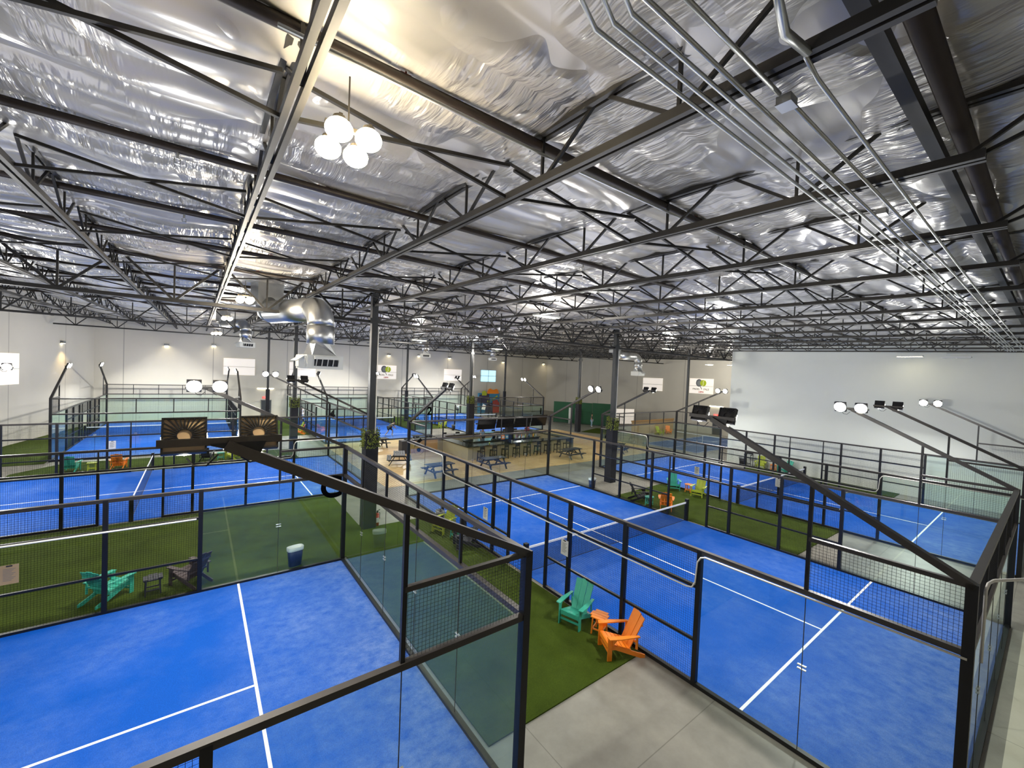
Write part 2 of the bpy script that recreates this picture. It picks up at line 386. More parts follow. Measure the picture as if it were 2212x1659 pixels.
MB().box(-.11,-.05,.3,.42,.98,1.02).build('door_handle','conduit',d); MB().box(-.07,0,-.57,-.5,0,2.22).box(-.07,0,.5,.57,0,2.22).box(-.07,0,-.57,.57,2.15,2.22).build('door_frame','frame',d)
# grass areas
def grass(poly,label): tag(MB().prism(poly,0,.03).build('artificial_grass','grass'),label,'grass',kind='stuff')
grass([(-4.62,5.3),(-.12,5.3),(-.12,16.7),(-2.7,16.72),(-3.35,17.2),(-4.62,15.0)],'green artificial grass strip between the front left and front middle courts')
grass([(-26,14.4),(-4.62,14.4),(-4.62,15.0),(-3.35,17.2),(-3.25,22.1),(-24.5,22.1)],'wide green artificial grass area behind the front left court')
grass([(10.12,5.4),(15.18,5.3),(15.18,14.7),(10.12,14.45)],'green artificial grass strip between the front middle and front right courts')
grass([(25.42,5.35),(27.38,5.35),(27.38,14.2),(25.42,14.2)],'narrow dark green grass strip beside the white partition wall')
grass([(-17.2,32.5),(-3,32.5),(-3,36.2),(-15.4,36.6),(-17.2,34.2)],'green artificial grass strip behind the second left court')
grass([(-6.15,43.2),(-.12,43.2),(-.12,57.4),(-6.15,57.4)],'green artificial grass between the rear left and rear middle courts')
grass([(10.12,42.8),(14.85,42.8),(14.85,55),(10.12,55)],'green artificial grass between the rear middle and rear right courts')
grass([(28.4,34.4),(30,31),(36,33.5),(33,36.0)],'small green grass patch in front of the dark green screen wall')
grass([(lw(37)+.1,36.9),(-16.45,36.9),(-16.45,55),(lw(55)+.1,55)],'green artificial grass strip along the left wall')
# ---------------------------------------------------------------- roof steel
JX=[-3.1+2.6*k for k in range(-9,19)]
def joist_proto(parts):
    sl=.021; zb=lambda y:8.99+sl*y; zt=lambda y:9.54+sl*y
    y0,y1=.12,16.6; L=15.9; nodes=[1.43+1.772*i for i in range(9)]
    bot=MB().bar((-.045,-.12,zb(0)),(-.045,y1,zb(y1)),.055,.085).bar((.045,-.12,zb(0)),(.045,y1,zb(y1)),.055,.085)
    top=MB().bar((-.045,-1.6,zt(-1.6)),(-.045,16.8,zt(16.8)),.055,.06).bar((.045,-1.6,zt(-1.6)),(.045,16.8,zt(16.8)),.055,.06)
    webs=[]
    def wb(ya,za,yb,zb_,t=.036): webs.append(MB().bar((0,ya,za),(0,yb,zb_),t,t,up=(1,0,0)))
    wb(.05,zb(0),-.75,zt(-.75)); wb(-.05,zb(0),-1.45,zt(-1.45))
    for n in nodes:
        wb(n,zb(n),n-.80,zt(n-.8)); wb(n,zb(n),n+.80,zt(n+.8)); wb(n,zb(n),n,zt(n),.03)
    if parts:
        r=thing('roof_joist','x','roof joist'); bot.build('bottom_chord','steel',r); top.build('top_chord','steel',r)
        for w in webs: w.build('web_member','web',r)
        return r
    mb=MB()
    for q in [bot,top]+webs: mb.add(q.v,q.f)
    return mb.mesh('roof_joist',M['web'])
jp=joist_proto(True); jm=joist_proto(False); first=True
def jl(x,bay):
    k=round((x+3.1)/2.6)
    if bay==1:
        ref='first free-standing column'
        if k==0: return 'dark steel open-web roof joist in line with the near planter column, front bay'
        return f'dark steel open-web roof joist, {ORD[abs(k)-1]} to the {"right" if k>0 else "left"} of the near planter column, front bay'
    nm={2:'second bay back',3:'third bay back',4:'rearmost bay'}[bay]
    if k==0: return f'thin dark roof joist in line with the near planter column, {nm}'
    return f'thin dark roof joist, {ORD[abs(k)-1]} to the {"right" if k>0 else "left"} of the near planter column, {nm}'
for x in JX:
    if x<27:
        if first: o=jp; o.location=(x,0,0); first=False
        else: o=dup(jp,(x,0,0))
        tag(o,jl(x,1),'roof joist','roof joists in the front bay')
    for bay in (2,3,4):
        yy=16.8*(bay-1)
        if x<lw(yy+10)+.3 or x>43.9: continue
        if bay==4:
            continue
        o=link('roof_joist',jm,None,(x,yy,.021*yy)); tag(o,jl(x,bay),'roof joist','roof joists in the '+{2:'second bay',3:'third bay'}[bay])
# last bay: shorter joists to the rear wall
b4=MB()
for xo in (-.045,.045): b4.bar((xo,0,10.05),(xo,7.9,10.2),.055,.085); b4.bar((xo,0,10.6),(xo,7.9,10.77),.055,.06)
for i in range(4):
    n=1.2+1.77*i; b4.bar((0,n,10.07),(0,n-.8,10.6),.036,.036); b4.bar((0,n,10.07),(0,n+.8,10.6),.036,.036); b4.bar((0,n,10.07),(0,n,10.6),.03,.03)
b4=b4.mesh('roof_joist',M['web'])
for x in JX:
    if x>lw(54)+.3 and x<43.9: tag(link('roof_joist',b4,None,(x,50.4,0)),jl(x,4),'roof joist','roof joists in the rearmost bay')
# girders
def girder_proto(dz,depth,name):
    r=thing('roof_girder','x','roof girder'); z1=10.0+dz; z0=z1-depth; L=15.6
    for y in (-.07,.07):
        pass
    MB().bar((0,-.07,z1),(L,-.07,z1),.1,.1).bar((0,.07,z1),(L,.07,z1),.1,.1).build('top_chord','steel2',r)
    MB().bar((0,-.06,z0),(L,-.06,z0),.09,.11).bar((0,.06,z0),(L,.06,z0),.09,.11).build('bottom_chord','steel2',r)
    for i in range(6):
        c=1.3+2.6*i
        for s in (-1,1): MB().bar((c,0,z0),(c+s*1.28,0,z1),.07,.07,up=(0,1,0)).build('web_member','steel2',r)
        MB().bar((c,0,z0),(c,0,z1),.05,.05,up=(0,1,0)).build('web_member','steel2',r)
    return r
gp=girder_proto(0,1.32,'g'); used=False
gw={1:'first girder line back',2:'second girder line back',3:'rearmost girder line',0:'girder line above the viewer'}
for gi,(gy,dz) in {1:(16.8,0.0),2:(33.6,.35),3:(50.4,.70)}.items():
    for k in range(-2,3):
        x=-3.1+15.6*k
        if x+15.6<lw(gy)+1.0 or x>43.5 or (gi==0 and x>20): continue
        if gi==1 and x>28.0: pass
        lab=f'deep dark steel truss girder, {"left of the near planter column" if k==-1 else "right of the near planter column" if k==0 else "far left end" if k==-2 else "third span right" if k==2 else "second span right"}, {gw[gi]}'
        if not used: o=gp; used=True; o.location=(x,gy,dz)
        else: o=dup(gp,(x,gy,dz))
        tag(o,lab,'roof girder','truss girders')
# cross bridging between joists
br=thing('cross_brace','x','brace')
MB().bar((.06,0,8.99),(2.54,0,9.38),.04,.04,up=(0,1,0)).build('brace_bar','web',br); MB().bar((.06,0.05,9.38),(2.54,.05,8.99),.04,.04,up=(0,1,0)).build('brace_bar','web',br)
brm=MB().bar((.06,0,8.99),(2.54,0,9.38),.04,.04,up=(0,1,0)).bar((.06,0.05,9.38),(2.54,.05,8.99),.04,.04,up=(0,1,0)).mesh('cross_brace',M['web'])
rows=[3.8,7.45,11.1,14.75]; first=True
for ri,y in enumerate(rows):
    for x in JX:
        k=round((x+3.1)/2.6)
        if x>24.5 or x<-22: continue
        big=(-6<=k<=2)
        lab=f'crossed dark steel bracing bars, {ORD[ri]} row back, {"gap starting at the near column line" if k==0 else ORD[abs(k)-1]+" gap "+("right" if k>0 else "left")+" of the near column line"}'
        if big:
            if first: o=br; o.location=(x,y,.021*y); first=False
            else: o=dup(br,(x,y,.021*y))
        else: o=link('cross_brace',brm,None,(x,y,.021*y))
        tag(o,lab,'brace','crossed bracing between the front bay joists')
for bay in (2,3):
    for ri,y0 in enumerate((3.8,11.1)):
        y=16.8*(bay-1)+y0
        for x in JX:
            if x<lw(y)+.4 or x>41: continue
            k=round((x+3.1)/2.6)
            tag(link('cross_brace',brm,None,(x,y,.021*y)),f'thin crossed bracing, {"second" if bay==2 else "third"} bay, {"nearer" if ri==0 else "farther"} row, {"gap at the near column line" if k==0 else ORD[abs(k)-1]+" gap "+("right" if k>0 else "left")+" of near column line"}','brace','crossed bracing in the rear bays')
# roof strut near the viewer
st=MB().bar((-9,.28,9.34),(27.3,.28,9.34),.11,.11)
tag(st.build('roof_strut','steel2'),'dark steel strut running along the joist ends at the right edge','roof strut')
# columns
def column_proto():
    r=thing('column','x','column')
    MB().cbox((0,0,5.0),(.25,.25,10.0)).cbox((0,0,10.0),(.5,.36,.14)).cbox((0,0,8.72),(.42,.3,.22)).build('shaft','column',r)
    MB().tube([(.15,-.13,.1),(.15,-.13,8.5)],.02,6).build('conduit','strip',r)
    MB().cbox((0,0,1.95),(.52,.52,3.9)).cbox((0,0,3.95),(.56,.56,.1)).build('padded_wrap','wrap',r)
    rnd=random.Random(3)
    for s in ((-1,0),(1,0),(0,-1),(0,1)):
        mb=MB()
        for i in range(230):
            a=rnd.uniform(-.24,.24); z=rnd.uniform(3.42,4.22); dd=.27+rnd.uniform(.0,.06)
            c=Vector((s[0]*dd+s[1]*a, s[1]*dd+s[0]*a, z)); l=rnd.uniform(.04,.085)
            d=Vector((s[0]*.4+rnd.uniform(-.5,.5),s[1]*.4+rnd.uniform(-.5,.5),rnd.uniform(-1,.6))).normalized()*l; e=d.cross(Vector((rnd.random(),rnd.random(),.3))).normalized()*l*.35
            mb.add([c,c+d*.5+e,c+d,c+d*.5-e],[(0,1,2,3)])
        o=mb.build('planter_foliage','leaf',r); o['kind']='stuff'
    return r
cp=column_proto(); first=True
for lab,x,y,dz in [('near dark steel column with hanging planter beside the front left court',-3.1,16.8,0),('dark column with hanging planter at the front right court corner',12.5,16.75,0),
  ('dark steel column with planter behind the second left court',-2.9,35.5,.35),('dark column with planter behind the bar beside the rear right court',14.1,37.0,.35),('dark column with planter by the dark green screen wall',28.0,34.6,.35)]:
    if first: o=cp; o.location=(x,y,0); first=False
    else: o=dup(cp,(x,y,0))
    o['label']=lab; o['category']='column'; o['group']='planter columns'
tc_=thing('thin_column','x','column'); MB().cbox((0,0,5.35),(.2,.2,10.7)).cbox((0,0,9.45),(.6,.4,.16)).build('shaft','column',tc_); MB().cbox((0,0,2),(.34,.34,4)).build('padded_wrap','wrap',tc_)
for i,(x,lab) in enumerate([(-3.0,'slim dark column between the rear left and rear middle courts'),(12.6,'slim dark column between the rear middle and rear right courts'),(28.3,'slim dark column in front of the colourful mural')]):
    o=tc_ if i==0 else dup(tc_); o.location=(x,50.4,0); tag(o,lab,'column','slim rear columns')
MB()
sc_=tag(MB().cbox((0,0,4.8),(.16,.16,9.6)).build('pipe_column','column',None,False,(27.2,20.2,0)),'slim dark pipe column standing just beyond the front right court','column')
# ---------------------------------------------------------------- sprinkler pipes, conduits
def pipe_y(y,label,x0,x1):
    z=9.44+.021*y; r=thing('sprinkler_pipe',label,'pipe',(0,y,z),0,'sprinkler pipes under the roof')
    MB().tube([(x0,0,0),(x1,0,0)],.058,8).build('pipe_run','pipe',r,True)
    n=0; x=x0+1.2
    while x<x1 and n<14:
        MB().tube([(x,0,-.05),(x,0,-.13)],.018,6).tube([(x-.03,0,-.13),(x-.03,0,-.19),(x+.03,0,-.19),(x+.03,0,-.13)],.008,4).cyl((x,0),.03,-.205,-.195,8).build('sprinkler_head','conduit',r); x+=3.9; n+=1
    x=x0+3.0; n=0
    while x<x1 and n<12:
        MB().tube([(x,0,.07),(x,0,.28)],.009,5).tube([(x-.07,0,.0),(x-.05,0,.07),(x+.05,0,.07),(x+.07,0,0)],.008,4).build('pipe_hanger','rust',r); x+=5.2; n+=1
for i,y in enumerate((3.25,6.6,9.75,12.7,15.7)):
    pipe_y(y,f'dark brown sprinkler pipe across the front bay, {ORD[i]} row back',-26,27.2)
for i,y in enumerate((19.5,22.7,25.9,29.1,32.3)):
    pipe_y(y,f'dark brown sprinkler pipe across the second bay, {ORD[i]} row back',-22.5,43.5)
tag(MB().tube([(-9,.06,9.33),(27.2,.06,9.33)],.08,10).build('main_pipe','pipe',None,True),'thick dark main pipe along the right edge of the roof','pipe')
def cond(pts,label,r=.017): tag(MB().tube(pts,r,8).build('conduit_run','conduit',None,True),label,'conduit','metal conduits under the joists at upper right')
zc=8.925
cond([(-7.6,.2,9.05),(-7.25,1.10,zc),(-7.0,1.20,zc),(-6.8,1.2,zc),(2,1.12,zc),(24,1.10,zc)],'silver conduit with a double bend, leftmost of the parallel set')
cond([(-7.6,.1,9.05),(-7.15,1.02,zc),(-6.95,1.10,zc),(2,1.02,zc),(24,1.0,zc)],'silver conduit, second from the left of the parallel set')
cond([(-7.5,0,9.05),(-7.08,.93,zc),(-6.92,.99,zc),(2,.92,zc),(24,.90,zc)],'silver conduit, third from the left of the parallel set')
cond([(-7.4,.88,zc),(2,.84,zc),(24,.82,zc)],'straight silver conduit in the middle of the parallel set')
cond([(-7.4,.74,zc),(-5.52,.72,zc)],'silver conduit ending at the small junction box')
cond([(-5.3,.70,zc),(2,.64,zc),(24,.60,zc)],'silver conduit leaving the small junction box toward the far right')
cond([(-5.74,.49,zc+.05),(-5.5,.49,zc),(2,.52,zc),(24,.5,zc)],'rightmost silver conduit of the parallel set')
cond([(-6.6,-.3,9.1),(-6.42,.40,zc),(-6.1,.48,zc),(-5.75,.47,zc+.05)],'short thick bent conduit ending at the second joist',.032)
cond([(-8.5,3.0,9.3),(-5.6,3.05,9.28),(2,3.0,9.3),(24,3.0,9.3)],'thin silver conduit running beside the first sprinkler pipe',.018)
jb=thing('junction_box','small galvanised junction box on the second joist among the conduits','box',(-5.41,.71,8.91)); MB().cbox((0,0,0),(.13,.10,.06)).build('housing','conduit',jb); MB().cbox((0,0,-.034),(.14,.11,.01)).build('cover','conduit',jb)
jb=dup(jb,(-2.2,.80,8.96),None,'galvanised junction box on the third joist among the conduits')
jb=dup(jb,(-.45,.62,8.98),None,'galvanised junction box on the fifth joist among the conduits')
# ---------------------------------------------------------------- lights in the roof
def area(name,loc,target,power,sx,sy,col=(1,.96,.9),spread=None):
    l=bpy.data.lights.new(name,'AREA'); l.shape='RECTANGLE'; l.size=sx; l.size_y=sy; l.energy=power; l.color=col
    if spread: l.spread=spread
    o=bpy.data.objects.new(name,l); COL.objects.link(o); o.location=loc
    o.rotation_euler=(Vector(target)-Vector(loc)).to_track_quat('-Z','Y').to_euler(); return o
def point(name,loc,power,r,col=(1,.95,.87)):
    l=bpy.data.lights.new(name,'POINT'); l.energy=power; l.shadow_soft_size=r; l.color=col
    o=bpy.data.objects.new(name,l); COL.objects.link(o); o.location=loc; return o
# four-lamp fixtures
fx=thing('high_bay_light','x','light')
MB().box(-.2,.2,-.02,.02,.06,.1).box(-.14,-.11,-.24,.24,.04,.07).box(.11,.14,-.24,.24,.04,.07).tube([(0,0,.1),(0,0,.55)],.008,5).build('bracket','rail',fx)
for sx in (-1,1):
    for sy in (-1,1):
        h=MB().cyl((sx*.125,sy*.19),.07,-.02,.06,14,.05).build('lamp_housing','rail',fx); MB().sphere((sx*.125,sy*.19,-.05),.115,16,10,(1,1,.8)).build('lamp_lens','lens_warm',h,True)  # glowing bulbs enlarged to take in the glare around each lamp
for i,(x,y,z,lab) in enumerate([(-7.88,3.36,8.84,'four glowing lamps hanging from the roof at upper left'),(-7.8,14.9,8.78,'second four-lamp roof light back, above the front left court'),(-7.8,25.5,9.05,'third four-lamp roof light back, above the second left court'),(-7.85,36.6,8.85,'fourth four-lamp roof light back, before the rear left court'),(-7.85,45.6,9.3,'farthest four-lamp roof light, above the rear left court')]):
    o=fx if i==0 else dup(fx)
    o.location=(x,y,z); tag(o,lab,'light','four-lamp roof lights')
    point('high_bay_glow',(x,y,z-.22),(110,300,300,300,300)[i],.16,(1,.86,.66) if i<2 else (1,.93,.84))
hb=thing('panel_light','x','light'); MB().box(-.6,.6,-.2,.2,0,.07).tube([(-.4,0,.07),(-.4,0,.45)],.006,4).tube([(.4,0,.07),(.4,0,.45)],.006,4).build('housing','whitebox',hb)
for s in (-1,1): MB().box(s*.3-.26,s*.3+.26,-.17,.17,-.012,0).build('lens','bay_on',hb)
for i,(x,y,z,lab) in enumerate([(2.6,12.4,9.18,'lit panel light above the front middle court'),(19.6,17.5,9.1,'lit panel light beyond the front right court'),(5.6,31.5,9.18,'lit panel light above the bar'),(15.6,34.6,9.2,'lit panel light behind the bar'),(38.3,24.1,8.7,'lit panel light above the small blue court'),(37.9,21.4,8.66,'lit panel light nearest the end of the white partition')]):
    o=hb if i==0 else dup(hb)
    o.location=(x,y,z); tag(o,lab,'light','panel lights in the roof'); point('panel_glow',(x,y,z-.25),480,.2)
off=dup(hb,(26.0,5.08,8.8),PI/2,'pale panel light close to the white partition, left one'); off['group']='unlit panel lights'
off2=dup(hb,(26.0,3.1,8.72),PI/2,'pale panel light close to the white partition, right one'); off2['group']='unlit panel lights'
off3=dup(hb,(3.2,5.4,9.05),0,'unlit pale panel light under the joists right of centre')
for o in (off2,off3):
    for c in o.children:
        if c.name.startswith('lens'):
            me=c.data.copy(); me.materials.clear(); me.materials.append(M['lens_off']); c.data=me
# wall lights
wl=thing('wall_light','x','light'); MB().box(-.22,.22,-.2,0,-.1,.12).build('housing','grey',wl); MB().box(-.18,.18,-.18,-.04,-.12,-.1).build('lens','bay_on',wl)
for i,(x,y,z,lab,rz) in enumerate([(-11.76,58.5,8.33,'small wall light high on the back wall, leftmost',0),(-7.58,58.5,8.64,'small wall light on the back wall above the rear left court',0),(13.1,58.5,8.77,'small wall light on the back wall above the left logo banner',0),(17.8,58.5,8.95,'small lit wall light right of the left logo banner',0),(23.0,58.5,8.9,'small wall light above the plain white banner',0),(33.6,58.5,8.78,'small wall light right of the bright window',0),(43.0,58.5,8.9,'small wall light at the right end of the back wall',0),(lw(52.5),52.5,7.9,'small wall light glowing yellow on the left wall',math.atan2(.2,1)*-1+PI/2),]):
    o=wl if i==0 else dup(wl)
    o.location=(x,y,z); o.rotation_euler=(0,0,rz); tag(o,lab,'light','wall lights')
    l=bpy.data.lights.new('wall_wash','SPOT'); l.energy=45 if i<7 else 420; l.spot_size=2.0; l.spot_blend=1.0; l.color=(1,.84,.58) if i<7 else (1,.72,.30); l.shadow_soft_size=.1
    q=bpy.data.objects.new('wall_wash',l); COL.objects.link(q)
    if rz==0: q.location=(x,57.0,z+.1); q.rotation_euler=(math.radians(30),0,0)
    else: q.location=(x+.55,y-.1,z-.25); q.rotation_euler=(0,math.radians(-12),0)
for (x,y,z,rz,lab,lb2) in [(-2.3,58.5,3.67,0,'lit strip light on the back wall above the dark door','red exit sign above the dark door in the back wall'),(44,25.8,3.62,PI/2*3,'lit strip light on the right wall near the white partition','red exit sign on the right wall near the white partition')]:
    s=thing('strip_light',lab,'light',(x,y,z),rz); MB().box(-.85,.85,-.12,0,.05,.12).build('housing','whitebox',s); MB().box(-.85,.85,-.13,-.01,-.06,.05).build('diffuser','tube_on',s)
    e=thing('exit_sign',lb2,'sign',(x,y,z-1.12),rz); MB().box(-.3,.3,-.07,0,-.12,.12).build('housing','exit',e); text('lettering','EXIT',.2,'paper',e,Matrix.Translation((0,-.075,0))@Matrix.Rotation(PI/2,4,'X'),.004,0,.004)
# ---------------------------------------------------------------- courts
def wire_panel(w,h,st=.055,t=.0046):
    mb=MB(); n=int(w/st); k=int(h/st)
    def rod(p,q,ax):
        a=t/2; p=Vector(p);q=Vector(q)
        e1,e2=(Vector((a,0,0)),Vector((0,a,0))) if ax=='z' else (Vector((0,a,0)),Vector((0,0,a)))
        vs=[p-e1,p+e2,p+e1,p-e2,q-e1,q+e2,q+e1,q-e2]
        mb.add(vs,[(0,1,5,4),(1,2,6,5),(2,3,7,6),(3,0,4,7)])
    for i in range(1,n+1): x=w*i/(n+1); rod((x,0,0),(x,0,h),'z')
    for j in range(1,k+1): z=h*j/(k+1); rod((0,0,z),(w,0,z),'x')
    return mb.mesh('mesh_panel',M['wire'])
WP={}
def wp(parent,x,y,z,w,h,rz):
    k=(round(w,2),round(h,2))
    if k not in WP: WP[k]=wire_panel(w,h)
    o=link('mesh_panel',WP[k],parent,(x,y,z)); o.rotation_euler=(0,0,rz)
def cage():
    r=thing('court_cage','x','court cage'); B='black'; G={}
    def post(x,y,z0,z1,a=.1): MB().cbox((x,y,(z0+z1)/2),(a,a,z1-z0)).build('post',B,r)
    def gl(x,y,rz):
        if 'g' not in G: G['g']=MB().add([(.006,0,.08),(1.994,0,.08),(1.994,0,2.96),(.006,0,2.96)],[(0,1,2,3)]).mesh('glass_panel',M['glass'])
        o=link('glass_panel',G['g'],r,(x,y,0)); o.rotation_euler=(0,0,rz)
    def joint(x,y,rz):
        o=MB().box(-.006,.006,-.006,.006,.08,2.96).build('glass_joint','rail',r,False,(x,y,0)); o.rotation_euler=(0,0,rz)
        for i in (-1,1):
            c=MB().box(-.07,.07,-.022,.022,1.60+i*.035-.008,1.60+i*.035+.008).build('glass_clamp','conduit',r,False,(x,y,0)); c.rotation_euler=(0,0,rz)
    for ex in (0,10):
        for ey in (0,20): post(ex,ey,0,4.03,.13)
    for sx,o in ((0,-.0),(10,.0)):
        for y in (4,6,8,12,14,16): post(sx,y,0,3.02,.105)
        for y in (9,11): post(sx,y,0,2.25,.085); post(sx,y,2.25,3.0,.05)
        MB().box(sx-.05,sx+.05,0,20,2.96,3.05).build('top_rail','rail',r)
        MB().box(sx-.035,sx+.035,4,16,2.17,2.235).build('mid_rail',B,r)
        for a,b in ((4,9),(11,16)): MB().box(sx-.03,sx+.03,a,b,.98,1.035).build('low_rail',B,r)
        for a,b in ((0,9),(11,20)): MB().box(sx-.05,sx+.05,a,b,0,.085).build('base_rail',B,r)
        for a,b in ((0,2),(18,20)):
            MB().box(sx-.035,sx+.035,a,b,3.95,4.02).build('upper_rail','rail',r); wp(r,sx,a,3.05,2,.9,PI/2)
        for a in (0,2,16,18): gl(sx,a,PI/2)
        for a in (2,18): joint(sx,a,PI/2)
        for a in (4,6,12,14): wp(r,sx,a,.085,2,2.875,PI/2)
        for a in (8,11): wp(r,sx,a,.085,1,2.875,PI/2)
        wp(r,sx,9,2.235,2,.72,PI/2)
        s=-1 if sx==0 else 1; e=sx+s*.075
        pts=[(e,0,2.94),(e,3.85,2.94),(e,3.95,2.90),(e,4.02,2.78),(e,4.05,2.32),(e,4.12,2.18),(e,4.25,2.15),(e,15.75,2.15),(e,15.88,2.18),(e,15.95,2.32),(e,15.98,2.78),(e,16.05,2.9),(e,16.15,2.94),(e,20,2.94)]
        MB().tube(pts,.019,6).build('edge_tube','strip',r,True,None,'thin white tube along the rails')
    for sy in (0,20):
        MB().box(0,10,sy-.05,sy+.05,2.96,3.05).build('top_rail','rail',r); MB().box(0,10,sy-.05,sy+.05,3.95,4.03).build('upper_rail','rail',r)
        MB().box(0,10,sy-.05,sy+.05,0,.085).build('base_rail',B,r)
        for i in range(5): gl(2*i,sy,0); wp(r,2*i,sy,3.05,2,.9,0)
        for i in range(1,5): post(2*i,sy,3.05,3.95,.055); joint(2*i,sy,0)
    return r
def turf_mesh(): return MB().box(.04,9.96,.04,19.96,0,.02).mesh('court_turf',M['turf'])
def net_proto():
    r=thing('padel_net','x','net')
    mb=MB(); n=330
    for i in range(n+1):
        x=.08+9.84*i/n; mb.add([(x-.0042,10,.04),(x+.0042,10,.04),(x+.0042,10,.87),(x-.0042,10,.87)],[(0,1,2,3)])
    for j in range(26):
        z=.06+.81*j/25; mb.add([(.08,10,z-.0042),(9.92,10,z-.0042),(9.92,10,z+.0042),(.08,10,z+.0042)],[(0,1,2,3)])
    mb.build('net_mesh','net',r); MB().box(.1,9.9,9.985,10.015,.86,.93).build('net_band','line',r,False,None,'white tape along the top of the net')
    for x in (.0,10.0): MB().cbox((x,10,.53),(.14,.14,1.06)).build('net_post','black',r)
    MB().tube([(.1,10,.06),(9.9,10,.06)],.012,5).build('bottom_cord','net',r)
    return r
courts=[ # key, words, origin, rot
 ('A','front left',(-4.8,4.25,0),PI/2),('B','front middle',(0,0,0),0),('C','front right',(15.3,0,0),0),('D','second left',(-1.05,22.3,0),PI/2),
 ('E','rear left',(-16.3,37.5,0),0),('F','rear middle',(0,37.6,0),0),('G','rear right',(14.85,37.5,0),0)]
where={'front left':'nearest at lower left','front middle':'nearest at lower right','front right':'along the white partition wall','second left':'behind the grass area','rear left':'in the far left corner','rear middle':'rear left of the bar','rear right':'behind the bar'}
cg=cage(); nt_=net_proto(); tm=turf_mesh()
# court lines
CG={}
for i,(k,w_,o_,rz) in enumerate(courts):
    c=cg if i==0 else dup(cg); CG[k]=c; c.location=o_; c.rotation_euler=(0,0,rz); tag(c,f'black steel and glass cage of the {w_} court, {where[w_]}','court cage','padel court cages')
    n=nt_ if i==0 else dup(nt_); n.location=o_; n.rotation_euler=(0,0,rz); tag(n,f'dark padel net with white top tape across the {w_} court','net','padel nets')
    t=link('court_turf',tm,None,o_); t.rotation_euler=(0,0,rz); tag(t,f'blue sanded turf of the {w_} court, {where[w_]}','turf','blue court turfs')
    if i==0:
        MB().box(.04,9.96,3.02,3.08,.02,.024).build('court_line','line',t); MB().box(.04,9.96,16.92,16.98,.02,.024).build('court_line','line',t); MB().box(4.97,5.03,3.08,16.92,.02,.024).build('court_line','line',t); t0=t
    else:
        for ch in t0.children: q=ch.copy(); COL.objects.link(q); q.parent=t
for k in 'AD': # these two cages carry the white tube on their far side only
    for ch in list(CG[k].children):
        if ch.name.startswith('edge_tube') and (k=='A' or min(v.co.x for v in ch.data.vertices)>5): bpy.data.objects.remove(ch)
# floodlight masts : local = leaning along +y in plane x=0, court on +x side
def mast():
    r=thing('floodlight_mast','x','floodlight mast')
    MB().bar((0,-.03,3.98),(0,3.90,5.96),.1,.13,up=(1,0,0)).build('arm','rail',r)
    MB().cbox((0,2,4.03),(.06,.06,1.96)).build('brace_post','black',r)
    MB().box(-.02,.02,3.42,4.42,5.965,6.035).build('crossbar','rail',r)
    MB().xprism([(3.62,5.83),(4.02,5.96),(4.02,5.98),(3.56,5.98)],-.03,.03).build('gusset','black',r)
    MB().tube([(-.03,3.60,5.86),(-.05,3.63,5.80),(-.05,3.70,5.78),(-.04,3.78,5.84)],.008,5).build('cable','black',r); MB().tube([(-.03,4.20,5.86),(-.05,4.15,5.79),(-.05,4.05,5.78),(-.04,3.96,5.88)],.008,5).build('cable','black',r)
    for yc in (3.62,4.22):
        tilt=Matrix.Translation((.07,yc,6.055))@Matrix.Rotation(math.radians(20),4,'Y')
        b=MB().box(-.01,.06,-.17,.17,-.17,.17); b=b.build('floodlight','blackfurn',r); b.matrix_basis=tilt
        MB().sphere((.066,0,0),.178,16,10,(.2,1,1)).build('lens','lens',b,True)  # lens made a wide round dome to imitate the lamp's glare
        MB().box(-.016,-.01,-.155,.155,-.155,.155).build('back_plate','blackfurn',b)
        fn=MB()
        for i in range(28):
            a=2*PI*i/28; ca,sa=math.cos(a),math.sin(a); L=min(.155/max(abs(ca),1e-6),.155/max(abs(sa),1e-6)) if sa>-.5 else .09
            fn.bar((-.026,.055*ca,.0+.055*sa),(-.026,L*ca,L*sa),.012,.02,up=(1,0,0))
        fn.box(-.04,-.016,-.17,-.155,-.17,.17).box(-.04,-.016,.155,.17,-.17,.17).box(-.04,-.016,-.17,.17,.155,.17).box(-.04,-.016,-.17,.17,-.17,-.15)
        fn.build('cooling_fins','blackfurn',b)
    return r
ms=mast(); first=True
